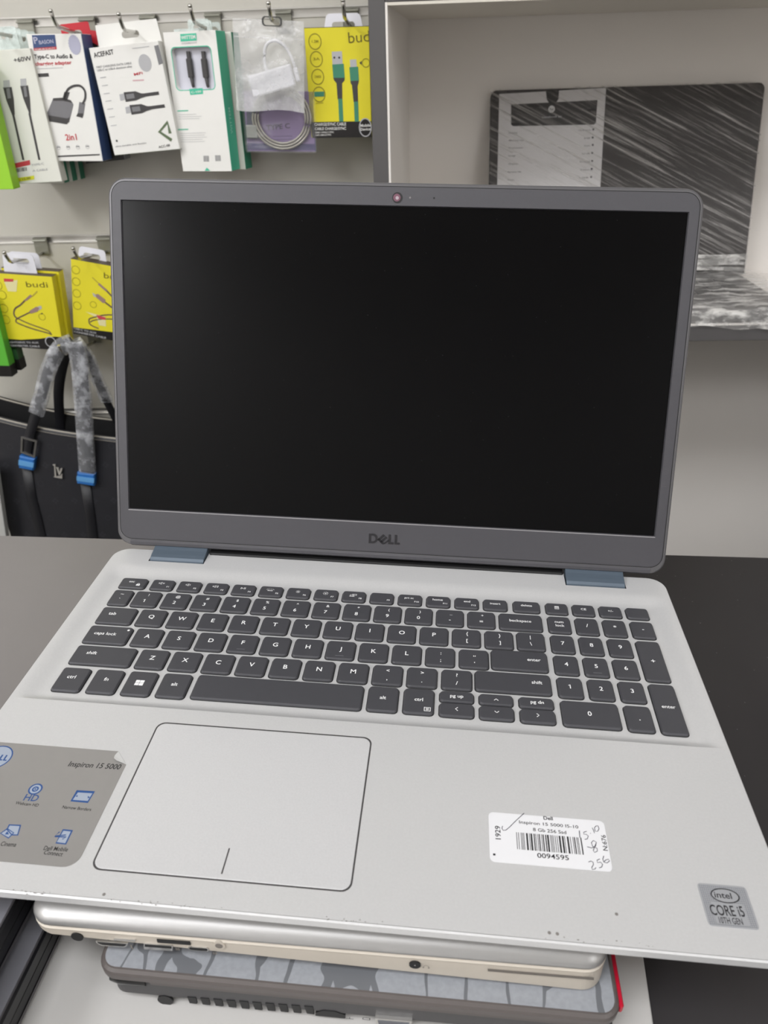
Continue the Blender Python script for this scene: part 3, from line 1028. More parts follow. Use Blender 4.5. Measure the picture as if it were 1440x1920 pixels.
def ring2d(e, z, r=10, wob=None):
    out = []
    for x, y in rrect(-W2 + e, W2 - e, e, D2L - e, max(r - e, 1.5), 8):
        zz = z
        if wob: zz = wob(x, y, z)
        out.append((x, y, zz))
    return out


MB().rings([ring2d(1.2, -25.0), ring2d(.1, -24.2), ring2d(0, -22.8), ring2d(.7, -21.3), ring2d(2.0, -20.0), ring2d(4.0, -18.9), ring2d(6.6, -18.05), ring2d(10, -17.45), ring2d(15, -17.1), ring2d(22, -17.0)], smooth=True).build('lid', LID2, lap2)
tap = lambda x, y, z: max(z, -27.4 - (x + W2) * .30)
b2 = MB().rings([ring2d(.8, -25.5), ring2d(0, -26.2), ring2d(.2, -27.2, wob=tap), ring2d(.2, -38.8, wob=tap), ring2d(.9, -39.9, wob=tap), ring2d(4, -40.2, wob=tap)], smooth=False).build('base', BASE2, lap2)
for fx, fy in ((-90, 25), (90, 25), (-90, 295), (90, 295)):
    MB().rings([[(x, y, z) for x, y in rrect(fx - 10, fx + 10, fy - 4, fy + 4, 3, 4)] for z in (-39.9, -40.5)]).build('rubber_foot', PORT, lap2)
n2 = np.array([-sin(YAW2), cos(YAW2), 0]); o2 = np.array([-6.5, -215.6, 0]); e2 = np.array([cos(YAW2), sin(YAW2), 0])


def s2(px, py, dy=0.0):
    h = hit((px, py), o2 + n2 * dy, n2) - o2
    return float(h @ e2), float(h[2])


def pxpoly(fn, pts): return [fn(x, y) for x, y in pts]


# ports, read along the side wall
MB().prism(circle(*s2(145, 1756), 2.6, 20), -.35, .5, 'y').build('power_jack', PORT, lap2)
for nm, pts in (('hdmi_double', [(214, 1758.5), (254, 1761), (254, 1764.5), (214, 1762)]),  # doubled images of the ports below, not slots of their own
                ('usb_double', [(294, 1761), (356, 1765.5), (358, 1771), (296, 1766.5)])):
    MB().prism(pxpoly(s2, pts), -.3, .5, 'y').build(nm, STEEL if nm == 'hdmi_double' else PORT, lap2)
q = [(180, 1763.5), (240, 1768), (237.5, 1773.5), (233, 1775), (191, 1772), (181, 1767)]
hd = MB().prism(pxpoly(s2, q), -.3, .5, 'y').build('hdmi_port', STEEL, lap2)
MB().prism(inset(pxpoly(s2, [(182, 1764.3), (238, 1768.6), (236, 1772.2), (232, 1773.3), (192, 1770.4), (184, 1767)]), .15), -.4, -.2, 'y').build('opening', PORT, hd)
us = MB().prism(pxpoly(s2, [(270, 1768), (324, 1772), (324, 1782), (270, 1778.5)]), -.3, .5, 'y').build('usb_port', STEEL, lap2)
MB().prism(pxpoly(s2, [(272, 1769.2), (322, 1773), (322, 1777), (272, 1773.5)]), -.4, -.2, 'y').build('opening', PORT, us)
cx, cz = s2(372.5, 1778.3)
uc = MB().prism(rrect(cx - 4.4, cx + 4.4, cz - 1.25, cz + 1.25, 1.2, 5), -.3, .5, 'y').build('usb_c_port', STEEL, lap2)
MB().prism(rrect(cx - 3.8, cx + 3.8, cz - .8, cz + .8, .75, 5), -.4, -.2, 'y').build('opening', PORT, uc)
cx, cz = s2(411, 1772)
MB().prism(circle(cx, cz, 2.6, 20), -.35, .5, 'y').build('lock_ring', BASE2, lap2)
MB().prism(circle(cx, cz, 1.6, 20), -.45, -.2, 'y').build('lock_hole', mat('port_grey', (110, 104, 98), 0.6), lap2)
cx, cz = s2(778, 1808)
MB().prism(circle(cx, cz, 2.35, 24), -.45, .5, 'y').build('headset_jack', PORT, lap2)
MB().prism(circle(cx, cz, .35, 8), -.5, -.4, 'y').build('jack_contact', STEEL, lap2)
cx, cz = s2(799, 1810)
sy = MB()
sy.ribbon2([(cx + 1.1 * cos(t), cz + 1.1 * sin(t)) for t in np.linspace(-.4, pi + .4, 10)], .25, -.7, 'y')
for s_ in (-1, 1): sy.flat(rrect(cx + s_ * 1.1 - .35, cx + s_ * 1.1 + .35, cz - .9, cz - .1, .2, 2), -.7, 'y')
sy.ribbon2(pxpoly(s2, [(246, 1768), (248, 1773), (251, 1777)]), .5, -.7, 'y')
for px, py in ((333, 1775), (403, 1783)):
    a, b = s2(px, py); text(sy, 'SS', (a - .8, b - 1.2), None, 1.5, -.7, 'y')
sy.build('port_symbols', mat('symbol_grey', (120, 114, 106), 0.6), lap2)
# hinge end: stepped lines where lid and base meet
MB().box(W2 - 48, W2 - 6, -.5, .2, -30.0, -29.4).build('seam_line', mat('seam_dark', (90, 85, 80), 0.6), lap2)

# third in the stack: dark laptop with torn tape over its lid
TAPE = bpy.data.materials.new('torn_tape_on_grey'); TAPE.use_nodes = True
nt = TAPE.node_tree; bb = nt.nodes['Principled BSDF']; bb.inputs['Roughness'].default_value = 0.55
tc = nt.nodes.new('ShaderNodeTexCoord'); mp = nt.nodes.new('ShaderNodeMapping'); mp.inputs['Scale'].default_value = (58, 7, 10)
mp.inputs['Location'].default_value = (.3, .62, 0)
nz = nt.nodes.new('ShaderNodeTexNoise'); nz.inputs['Scale'].default_value = 70; nz.inputs['Detail'].default_value = 1
ad = nt.nodes.new('ShaderNodeMixRGB'); ad.blend_type = 'ADD'; ad.inputs[0].default_value = 0.22
vo = nt.nodes.new('ShaderNodeTexVoronoi'); vo.feature = 'DISTANCE_TO_EDGE'; vo.inputs['Scale'].default_value = 1.0; vo.inputs['Randomness'].default_value = .75
nt.links.new(tc.outputs['Object'], mp.inputs[0]); nt.links.new(tc.outputs['Object'], nz.inputs['Vector'])
nt.links.new(mp.outputs[0], ad.inputs[1]); nt.links.new(nz.outputs['Color'], ad.inputs[2]); nt.links.new(ad.outputs[0], vo.inputs['Vector'])
nb = nt.nodes.new('ShaderNodeTexNoise'); nb.inputs['Scale'].default_value = 38; nt.links.new(tc.outputs['Object'], nb.inputs['Vector'])
th = nt.nodes.new('ShaderNodeMapRange'); th.inputs['From Min'].default_value = .38; th.inputs['From Max'].default_value = .72
th.inputs['To Min'].default_value = 0.012; th.inputs['To Max'].default_value = .065
nt.links.new(nb.outputs['Fac'], th.inputs['Value'])
gt = nt.nodes.new('ShaderNodeMath'); gt.operation = 'GREATER_THAN'
nt.links.new(vo.outputs['Distance'], gt.inputs[0]); nt.links.new(th.outputs[0], gt.inputs[1])
fn = nt.nodes.new('ShaderNodeTexNoise'); fn.inputs['Scale'].default_value = 420; nt.links.new(tc.outputs['Object'], fn.inputs['Vector'])
ca = nt.nodes.new('ShaderNodeMixRGB'); ca.inputs[1].default_value = srgb((128, 131, 136)); ca.inputs[2].default_value = srgb((152, 155, 160))
nt.links.new(fn.outputs['Fac'], ca.inputs[0])
cm = nt.nodes.new('ShaderNodeMixRGB'); cm.inputs[1].default_value = srgb((98, 100, 104)); nt.links.new(ca.outputs[0], cm.inputs[2])
nt.links.new(gt.outputs[0], cm.inputs[0]); nt.links.new(cm.outputs[0], bb.inputs['Base Color'])
DK3 = mat('brown_black_plastic', (86, 80, 78), 0.45, noise=0.05, nscale=300)
DK3B = mat('charcoal_plastic', (66, 65, 66), 0.5, noise=0.05, nscale=300)
REDM = mat('red_trim', (178, 16, 44), 0.35)
M3 = M_DECK @ T(11, -224.0, 0) @ RZ(0.004)
lap3 = thing('closed_laptop', 'dark closed laptop with torn tape across its lid and a red edge', 'laptop', M3)
W3, D3 = 108.0, 345.0


def ring3(e, z, y0=0, r=9):
    return [(x, y, z) for x, y in rrect(-W3 + e, W3 - e, y0 + e, D3 - e, max(r - e, 1.2), 7)]


MB().rings([ring3(2, -47.2), ring3(.2, -46.0), ring3(0, -43), ring3(.5, -41.6), ring3(1.6, -40.6)]).build('lid', DK3, lap3)
MB().prism([(x, y) for x, y in rrect(-W3 + 2.4, W3 - 2.4, 2.4, D3 - 2.4, 6, 6)], -40.6, -40.5).build('lid_panel', TAPE, lap3)
MB().box(W3 - .8, W3 + 1.4, 6, D3 - 10, -46.4, -41.6, bev=.8).build('side_trim', REDM, lap3)
MB().rings([[(x, y, z) for x, y in rrect(-W3 + 4 + e, W3 - 3 - e, 2.6 + e, D3 - 4 - e, 6, 6)] for z, e in ((-47.3, 1.0), (-49, 0), (-60, 0), (-63.6, 4))]).build('base', DK3B, lap3)
MB().box(-W3 + 12, W3 - 3.2, 2.2, 3.4, -48.3, -47.0).build('lid_gap', PORT, lap3)
MB().box(-W3 + 22, W3 - 3, 1.8, 3.4, -51.2, -48.3, bev=.5).build('trim_strip', DK3, lap3)
MB().tube([(-W3 + 5, 5, -50.0), (-W3 + 9, 4.5, -50.2), (-W3 + 20, 4.5, -50.6)], [3.2, 3.6, 3.2], 14).build('hinge_end', mat('gloss_black', (15, 15, 16), 0.15), lap3)
n3 = np.array([0, 1.0, 0])


def s3(px, py):
    h = hit((px, py), np.array([11, -221.4, 0]), n3); return float(h[0] - 11), max(float(h[2]), -63.2)


MB().prism(circle(*s3(311, 1873), 3.4, 22), 2.2, 3.2, 'y').build('power_jack', PORT, lap3)
for k in range(10):
    px = 352 + 24.3 * k; py = 1867 + 2.0 * k
    MB().prism(pxpoly(s3, [(px, py), (px + 16, py + 1.4), (px + 19, py + 15), (px + 5, py + 13.5)]), 2.25, 3.0, 'y').build('vent_slot', PORT, lap3)
MB().prism(pxpoly(s3, [(592, 1897), (606, 1893), (628, 1895), (648, 1902), (648, 1913), (592, 1908)]), 2.2, 3.0, 'y').build('network_port', PORT, lap3)
vg = MB().prism(pxpoly(s3, [(704, 1903), (773, 1909), (770, 1924), (764, 1935), (712, 1930), (706, 1918)]), 1.2, 3.0, 'y').build('monitor_port', STEEL, lap3)
MB().prism(pxpoly(s3, [(709, 1906.5), (768, 1911.5), (765, 1924), (761, 1931), (716, 1927), (711, 1917)]), 1.0, 1.3, 'y').build('pin_block', mat('port_slate', (92, 94, 100), 0.5), vg)
s3m = MB()
a, b = s3(656, 1909); s3m.ribbon2([(a - 1.6, b), (a + 1.6, b)], .3, 2.3, 'y'); s3m.ribbon2([(a, b), (a, b + 1.2)], .3, 2.3, 'y')
a, b = s3(687, 1909); s3m.ring2([(a - 1.6, b - .8), (a + 1.6, b - .8), (a + 1.6, b + .8), (a - 1.6, b + .8)], [(a - 1.3, b - .5), (a + 1.3, b - .5), (a + 1.3, b + .5), (a - 1.3, b + .5)], 2.3, 'y')
s3m.build('port_symbols', PORT, lap3)
for fx, fy in ((-85, 25), (85, 25), (-85, 320), (85, 320)):
    MB().rings([[(x, y, z) for x, y in rrect(fx - 9, fx + 9, fy - 4, fy + 4, 3, 4)] for z in (-63.3, -65.95)]).build('rubber_foot', PORT, lap3)

# two dark laptops in a pile to the left
DKL = mat('gunmetal_lid', (128, 128, 134), 0.22, metal=0.35, noise=0.04, nscale=60)
DKS = mat('side_black', (16, 16, 20), 0.35)
TRIM = mat('edge_grey', (92, 90, 92), 0.3, metal=0.6)
for zb, xr, lab, nm in ((CZ, -127.2, 'dark closed laptop lying on the white counter top, bottom of the left pile', 0),
                        (CZ + 20.0, -136.0, 'dark closed laptop lying on another dark laptop, top of the left pile', 1)):
    t = thing('closed_laptop', lab, 'laptop', M_DECK @ T(xr - 165, -232, zb))
    def rg(e, z, r=7): return [(x, y, z) for x, y in rrect(-165 + e, 165 - e, -112 + e, 112 - e, max(r - e, 1), 6)]
    MB().rings([rg(.7, 11.2), rg(.1, 12), rg(0, 17.8), rg(.8, 18.7), rg(1.6, 18.8)]).build('lid', DKS, t)
    MB().prism([(x, y) for x, y in rrect(-165 + 1.6, 165 - 1.6, -112 + 1.6, 112 - 1.6, 5.4, 6)], 18.8, 18.95).build('lid_panel', DKL, t)
    lr = rrect(-165 + .9, 165 - .9, -112 + .9, 112 - .9, 6, 6)
    MB().ring2(lr, inset(lr, .9), 19.0).build('lid_edge', TRIM, t)
    MB().rings([rg(1.4, 10.8), rg(.6, 10.2), rg(.4, 4), rg(2, 2.2), rg(6, 1.6)]).build('base', DKS, t)
    er = rrect(-165 + .1, 165 - .1, -112 + .1, 112 - .1, 7, 6)
    MB().rings([[(x, y, z) for x, y in er] for z in (2.6, 4.6)], cap0=False, cap1=False).build('base_trim', TRIM, t)
    for fx, fy in ((-130, -90), (130, -90), (-130, 90), (130, 90)):
        MB().rings([[(x, y, z) for x, y in rrect(fx - 9, fx + 9, fy - 4, fy + 4, 3, 4)] for z in (0, 2)]).build('rubber_foot', PORT, t)

# ================================================================== goods hanging on the slatwall
CHROME = mat('hook_chrome', (190, 188, 182), 0.18, metal=0.95)
ZINC = mat('hook_zinc', (150, 150, 140), 0.35, metal=0.8)


def hook(x, g, label, zh=-14.0, tip=-24.0, brw=19.0, tipz=0.0, group='slatwall hooks', bx=0.0):
    """bracket hooked into a groove with a rod that runs out and turns up at the tip"""
    t = thing('display_hook', label, 'hook', M_WALL @ T(x, SLAT_D, g), group)
    mb = MB()
    mb.box(-brw / 2 + bx, brw / 2 + bx, -4.2, -2.0, -24, -2.2, bev=.5)
    mb.box(-brw / 2 + bx, brw / 2 + bx, -4.2, 7.0, -3.6, -2.0)
    mb.box(-brw / 2 + bx, brw / 2 + bx, -8.0, -2.5, -6.2, -4.6, bev=.4)
    mb.build('bracket', ZINC, t)
    y0, y1 = -3.0, tip - SLAT_D
    pts = [(0, y0, -22.0), (0, y0 - 11, -22.2), (0, y1 + 20, zh - 2.7), (0, y1 + 13, zh - 2.5), (0, y1 + 7, zh + .5), (0, y1 + 2, zh + 7 + tipz), (0, y1, zh + 12 + tipz)]
    mb = MB().tube(pts, 2.1, 10)
    mb.build('rod', CHROME, t)
    MB().tube([(0, y1 + .4, zh + 11 + tipz), (0, y1 - .4, zh + 13.5 + tipz)], [2.6, 2.0], 10).build('tip', CHROME, t)
    return t


GT, GL = 351.0, 103.0
hook(-432, GT, 'chrome hook carrying the tall white cable box marked 60W', tip=-60, zh=-15)
hook(-357, GT, 'chrome hook in front of the red hang card')
hook(-284, GT, 'chrome hook through the white hang flap of the braided cable box', zh=-19)
hook(-206, GT, 'chrome hook through the clear plastic loops of the white and green boxes')
hook(-122, GT, 'chrome hook through the slot of the clear plastic pouch')
hook(-43, GT, 'chrome hook through the white tab of the yellow box beside the shelf')
hook(-478, GL, 'chrome hook through the white tabs of the upright yellow boxes', zh=-13)
hook(-390, GL, 'chrome hook with the tilted yellow box', zh=-10)
hook(-433, -21, 'chrome hook carrying the wrapped straps of the black bag', zh=-6, tip=-34)

def rod_at(g, d, zh=-14.0, tip=-24.0):
    """height of a hook's rod where it passes distance d in front of the shelf plane"""
    a, b = SLAT_D - 14, tip + 20
    t = min(max((a - d) / (a - b), 0), 1)
    return g - 22.2 + t * (zh - 2.7 + 22.2)


PINK = mat('print_red', (196, 62, 72), 0.5)
WHITEC = mat('white_card', (232, 231, 226), 0.42, noise=0.015)
OFFW = mat('off_white_card', (224, 224, 214), 0.42, noise=0.015)
NAVY = mat('navy_card', (54, 76, 120), 0.4)
GREYP = mat('print_grey', (122, 122, 124), 0.5)
LGREY = mat('print_light_grey', (178, 178, 180), 0.5)
DARKP = mat('print_charcoal', (62, 60, 60), 0.5)
MIDP = mat('print_mid_grey', (118, 117, 120), 0.45)
GREENC = mat('teal_green_card', (68, 190, 154), 0.42)
GREEND = mat('deep_green_card', (34, 128, 98), 0.42)
MOSS = mat('print_moss_green', (96, 112, 82), 0.5)
REDC = mat('red_card', (186, 34, 48), 0.45)
YEL = mat('yellow_card', (224, 212, 44), 0.4, noise=0.015)
YELD = mat('print_olive', (150, 138, 26), 0.5)
BLK = mat('black_card', (26, 23, 22), 0.42)
PALEL = mat('print_lavender', (176, 176, 196), 0.5)
TEALP = mat('print_teal', (62, 132, 104), 0.5)
LIME = mat('lime_green_card', (150, 206, 44), 0.4)
LEAF = mat('leaf_green_card', (92, 178, 58), 0.4)
PURP = mat('purple_card', (118, 96, 138), 0.45, noise=0.05, nscale=20)
CLEAR = film('clear_tray_plastic', (30, 30, 30), .55, .2, .10, .1, top=.4)
TABC = film('frosted_tab_plastic', (60, 60, 60), .45, .2, .45, .2, rgb=(225, 236, 232), top=.7)


class Carton:
    """a flat box on the wall whose front face fills the four picture corners (tl, tr, br, bl) at distance d"""
    def __init__(self, name, label, cat, quad, d, depth, m, group=None, yaw=0.0, part='carton', side=None, under=None, bev=.5):
        P = [np.array(wall(x, y, d)) for x, y in quad]
        c = sum(P) / 4
        self.n = EY * cos(yaw) + EX * sin(yaw)
        self.ax = EX * cos(yaw) - EY * sin(yaw)
        self.o = WO + EX * c[0] + EY * d + EZ * c[1]
        Q = []
        for x, y in quad:
            h = hit((x, y), self.o, self.n) - self.o
            Q.append(np.array([h @ self.ax, h @ EZ]))
        c2 = sum(Q) / 4
        self.o = self.o + self.ax * c2[0] + EZ * c2[1]
        Q = [q_ - c2 for q_ in Q]
        wv = (Q[1] - Q[0] + Q[2] - Q[3]) / 2; hv = (Q[0] - Q[3] + Q[1] - Q[2]) / 2
        self.w = float(np.linalg.norm(wv)); self.h = float(np.linalg.norm(hv))
        self.a = math.atan2(wv[1], wv[0]) * .5 + math.atan2(-hv[0], hv[1]) * .5
        M = frame(self.o, self.ax, self.n, EZ) @ RY(-self.a)
        self.t = thing(name, label, cat, M, group)
        self.d = depth
        a, b = self.w / 2, self.h / 2
        if part:
            self.body = MB().box(-a, a, 0, depth, -b, b, bev=bev).build(part, m, self.t)
        if side:
            MB().box(a - .1, a + .25, .4, depth - .4, -b + .3, b - .3).build('side_panel', side, self.t)
        if under:
            MB().box(-a + .3, a - .3, .4, depth - .4, -b - .25, -b + .1).build('under_panel', under, self.t)
        self.lay = {}

    def p(self, x, y):
        h = hit((x, y), self.o, self.n) - self.o
        u, v = float(h @ self.ax), float(h @ EZ)
        return u * cos(self.a) + v * sin(self.a), -u * sin(self.a) + v * cos(self.a)

    def hole(self, x, g, y, zh=-14.0, tip=-24.0, half=9.0, low=4.6, shift=0.0):
        """slot of a hang tab (at depth y behind the front face) that hangs on the rod of the hook at wall x"""
        h = (WO + EX * x + EZ * 0) - self.o
        d = float((self.o - WO) @ EY) + y
        z = rod_at(g, d, zh, tip)
        h = WO + EX * x + EY * d + EZ * z - self.o
        u, v = float(h @ self.ax), float(h @ EZ)
        u, v = u * cos(self.a) + v * sin(self.a), -u * sin(self.a) + v * cos(self.a)
        return (u - half + shift, u + half + shift, v - low, v + 2.4)

    def P(self, pts): return [self.p(x, y) for x, y in pts]

    def g(self, part, m, k=1):
        key_ = (part, m.name, k)
        if key_ not in self.lay: self.lay[key_] = (MB(), m)
        return self.lay[key_][0], -.12 * k - .05

    def poly(self, part, m, pts, k=1):
        mb, a = self.g(part, m, k); mb.flat(self.P(pts), a, 'y'); return self

    def uv(self, part, m, pts, k=1):
        mb, a = self.g(part, m, k); mb.flat([(u * self.w / 2, v * self.h / 2) for u, v in pts], a, 'y'); return self

    def line(self, part, m, pts, wd, k=1, smooth=0):
        mb, a = self.g(part, m, k)
        q_ = self.P(pts)
        if smooth: q_ = catmull(q_, smooth)
        mb.ribbon2(q_, wd, a, 'y'); return self

    def ring(self, part, m, c, r, wd, k=1, ry=None):
        mb, a = self.g(part, m, k)
        cx, cy = self.p(*c); ry = ry or r
        mb.ring2(circle(cx, cy, r, 28, ry), circle(cx, cy, r - wd, 28, ry - wd), a, 'y'); return self

    def disc(self, part, m, c, r, k=1, ry=None):
        mb, a = self.g(part, m, k); cx, cy = self.p(*c)
        mb.flat(circle(cx, cy, r, 24, ry), a, 'y'); return self

    def text(self, s, p0, p1, cap, m, k=3, bold=.012, part='printed_text'):
        mb, a = self.g(part, m, k)
        text(mb, s, self.p(*p0), self.p(*p1), cap, a, 'y', bold=bold); return self

    def done(self):
        for (part, mn, k), (mb, m) in self.lay.items():
            mb.build(part, m, self.t)
        return self.t

    def solid(self, part, m, pts, y0, y1, holes=None):
        """a card piece with thickness"""
        return MB().prism(self.P(pts), y0, y1, 'y').build(part, m, self.t)


def catmull(p, n=6):
    out = []
    for i in range(len(p) - 1):
        p0 = p[max(i - 1, 0)]; p1 = p[i]; p2 = p[i + 1]; p3 = p[min(i + 2, len(p) - 1)]
        for k in range(n):
            t = k / n
            out.append(tuple(.5 * (2 * b + (c - a) * t + (2 * a - 5 * b + 4 * c - d) * t * t + (-a + 3 * b - 3 * c + d) * t ** 3)
                             for a, b, c, d in zip(p0, p1, p2, p3)))
    out.append(tuple(p[-1]))
    return out


def tab(t, m, x0, x1, z0, z1, y, hole, th=.8, r=3.0, top=None):
    """hang tab with a slot: frame built round the slot hole = (hx0, hx1, hz0, hz1)"""
    n = 6
    if top: # tapered towards the top
        o = [(x0, z0), (x1, z0)] + [(x1 - top, z1 - r * 0), (x0 + top, z1)]
        # resample to match the slot outline
    o = rrect(x0, x1, z0, z1, (.3, .3, r, r), n)
    if top:
        o = [(x + (top if x < (x0 + x1) / 2 else -top) * (z - z0) / (z1 - z0), z) for x, z in o]
    hx0, hx1, hz0, hz1 = hole
    i = rrect(hx0, hx1, hz0, hz1, (hz1 - hz0) * .48, n)
    mb = MB()
    k = len(o)
    for yy in (y, y + th): mb.ring2(o, i, yy, 'y')
    for loop in (o, i):
        mb.add([(a, yy, b) for yy in (y, y + th) for a, b in loop], [(q_, (q_ + 1) % k, k + (q_ + 1) % k, k + q_) for q_ in range(k)])
    return mb.build('hang_tab', m, t)


def usb_plug(c, pts, metal, shell, boot, cable, wd):
    """side view of a plug printed on a box; pts: metal tip quad, shell quad, boot polygon, cable polyline"""
    c.poly('printed_picture', metal, pts[0], 2); c.poly('printed_picture', shell, pts[1], 3); c.poly('printed_picture', boot, pts[2], 2)
    c.line('printed_picture', cable, pts[3], wd, 2)


# --- tall white cable box at the far left, with three white and green boxes behind it
c = Carton('cable_box', 'tall white cable box with two printed plugs, marked 60W', 'box', [(-45, 97), (57, 90), (115, 339), (20, 347)], 0, 17, OFFW)
c.text('+60W', (27, 117), (60, 113), 4.2, DARKP)
for (x, y, s, e) in ((8, 163, 1.0, (44, 300)), (40, 160, .9, (74, 300))):
    c.poly('printed_picture', LGREY, [(x - 2, y - 12), (x + 10 * s, y - 13), (x + 11 * s, y + 1), (x - 1, y + 2)], 2)
    c.poly('printed_picture', DARKP, [(x - 2, y + 1), (x + 14 * s, y), (x + 18 * s, y + 23), (x + 4, y + 25)], 2)
    c.poly('printed_picture', GREYP, [(x + 4, y + 3), (x + 10 * s, y + 2), (x + 13 * s, y + 21), (x + 6.5, y + 22)], 3)
    c.poly('printed_picture', DARKP, [(x + 4, y + 25), (x + 18 * s, y + 23), (x + 20 * s, y + 52), (x + 15, y + 53)], 2)
    c.line('printed_picture', DARKP, [(x + 17 * s, y + 52), e], 2.6, 2)
c.poly('price_sticker', PINK, [(15, 309), (56, 300), (57, 309), (17, 318)], 3)
c.poly('barcode_sticker', WHITEC, [(17, 318), (57, 309), (64, 334), (25, 342)], 2)
for k in range(9): c.line('barcode_print', DARKP, [(25 + 3 * k, 317 - .5 * k), (26 + 3 * k, 324 - .5 * k)], .9 if k % 3 else 1.5, 4)
c.poly('highlighter_mark', mat('highlighter_yellow', (216, 216, 40), 0.5), [(24, 335), (64, 329), (64.5, 336), (26, 342)], 3)
c.text('C - 12.00', (30, 340), (58, 335), 2.0, DARKP, 4)
c.text('TYPE-C', (60, 312), (83, 308), 2.2, LGREY); c.text('A CABLE', (62, 322), (90, 319), 2.2, LGREY)
ho = c.hole(-432, GT, 12, -15, -60, 11)
tab(c.t, TABC, ho[0] - 5, ho[1] + 5, c.h / 2 - .5, ho[3] + 5, 12, ho)
c.done()
for k in range(3):
    dd = 19 + 18.5 * k
    cb = Carton('cable_box', ('white and green cable box right behind the tall 60W box', 'middle one of three white and green boxes behind the tall 60W box', 'white and green cable box nearest the slatwall behind the tall 60W box')[k], 'box', [(-18, 95), (72, 88), (108, 341), (24, 347)], 17, 17.0, OFFW, 'boxes behind the 60W box', part=None)
    a_, b_ = cb.w / 2, cb.h / 2
    cb.t.matrix_world = cb.t.matrix_world @ T(2 + 3 * k, dd - 17 + .5, 0)
    MB().box(-a_, a_, 0, 17, -b_, b_, bev=.5).build('carton', OFFW, cb.t)
    MB().box(a_ - .1, a_ + .3, 2.5, 16.8, -b_ + .3, b_ - .3).build('side_panel', GREEND, cb.t)
    ho = cb.hole(-432 - 2 - 3 * k, GT, dd - 17 + 8, -15, -60, 10)
    tab(cb.t, TABC, ho[0] - 4, ho[1] + 4, b_ - .5, ho[3] + 5, 8, ho)
    cb.done()

# --- lime green box at the edge
c = Carton('cable_box', 'lime green box hanging left of the tall 60W box', 'box', [(-60, 120), (-26, 118), (20, 352), (-22, 358)], -24, 18, LIME)
c.done()

# --- adapter box
c = Carton('adapter_box', 'white and navy box for a plug adapter with a drawing of the adapter', 'box', [(53, 66), (155, 61), (189, 300), (94, 304)], 4, 27, WHITEC, yaw=.05, side=NAVY)
c.poly('printed_panel', NAVY, [(60, 66), (103, 65), (106, 88), (63, 91)], 2)
c.poly('printed_panel', PINK, [(63, 90), (106, 87), (106.5, 92.5), (64, 95)], 2)
c.text('P', (65, 82), (73, 81), 6.0, PALEL, 3, .02); c.text('BASON', (74, 83), (101, 80.5), 3.4, PALEL, 3, .02)
c.text('PREMIUM QUALITY', (66, 94.5), (104, 92), 1.5, WHITEC, 4, .004)
mb, a = c.g('printed_emblem', PALEL, 2)
cx, cy = c.p(140, 84)
o = [(cx + (6.6 + .5 * (k % 2)) * cos(2 * pi * k / 40), cy + (9.2 + .6 * (k % 2)) * sin(2 * pi * k / 40)) for k in range(40)]
mb.flat(o, a, 'y')
c.text('Type-C to Audio &', (65, 110), (137, 109), 4.0, DARKP, 3, .02)
c.text('charging adapter', (67, 123), (135, 120), 3.4, PINK, 3, .02)
c.line('printed_picture', LGREY, [(70, 129), (118, 127)], .5, 2)
c.poly('printed_picture', DARKP, [(71, 138), (91, 137), (92, 143.5), (72, 144.5)], 2)
c.text('2in1', (124, 263), (145, 262), 6.2, PINK, 3, .02)
c.line('printed_picture', DARKP, [(121, 186), (126, 170), (136, 162), (150, 161), (159, 170), (160, 184), (155, 195)], 2.4, 3, 6)
c.poly('printed_picture', DARKP, [(121, 172), (131, 173), (126, 188), (117, 187)], 3)
c.poly('printed_picture', MIDP, [(100, 184), (118, 183), (133, 188), (138, 196), (131, 224), (126, 232), (88, 226), (86, 218)], 2)
c.poly('printed_picture', DARKP, [(86, 218), (91, 216), (126, 222), (131, 220), (130, 228), (125, 233), (90, 227)], 3)
c.poly('printed_picture', DARKP, [(100, 184), (118, 183), (133, 188), (136, 193), (118, 189), (100, 189)], 3)
c.poly('printed_picture', MIDP, [(149, 191), (160, 194), (157, 213), (146, 212)], 2)
c.poly('printed_picture', DARKP, [(146, 212), (157, 213), (155, 221), (143, 218)], 3)
for k in range(4):
    c.ring('printed_icons', LGREY, (110 + 18 * k, 277 - .6 * k), 2.3, .4, 2)
    c.line('printed_icons', GREYP, [(107 + 18 * k, 276 - .6 * k), (113 + 18 * k, 276 - .6 * k)], .8, 3)
c.poly('bottom_stripe', DARKP, [(92, 292.5), (187, 288.5), (187.5, 291), (92.5, 295.5)], 2)
c.done()
# red carded charger pack behind it
c = Carton('charger_pack', 'black pack with a red hang card behind the adapter box', 'box', [(97, 80), (178, 74), (236, 300), (165, 305)], 34, 22, BLK, side=mat('grey_card', (140, 140, 146), 0.5))
top = c.h / 2
ho = c.hole(-357, GT, -1.2, half=8)
tab(c.t, REDC, ho[0] - 8, ho[1] + 10, top - 3, ho[3] + 7, -1.2, ho, r=2.0)
top_ = ho[3]
MB().prism([(ho[1] + 8, top + 9), (36, top + 5), (38, top - 14), (ho[1] + 8, top - 3)], -.8, 0, 'y').build('hang_card', REDC, c.t)
MB().prism(rrect(ho[0] - 6, ho[0] - .5, top + 1, top + 7, 2, 4), -1.5, -1.25, 'y').build('card_print', WHITEC, c.t)
c.done()

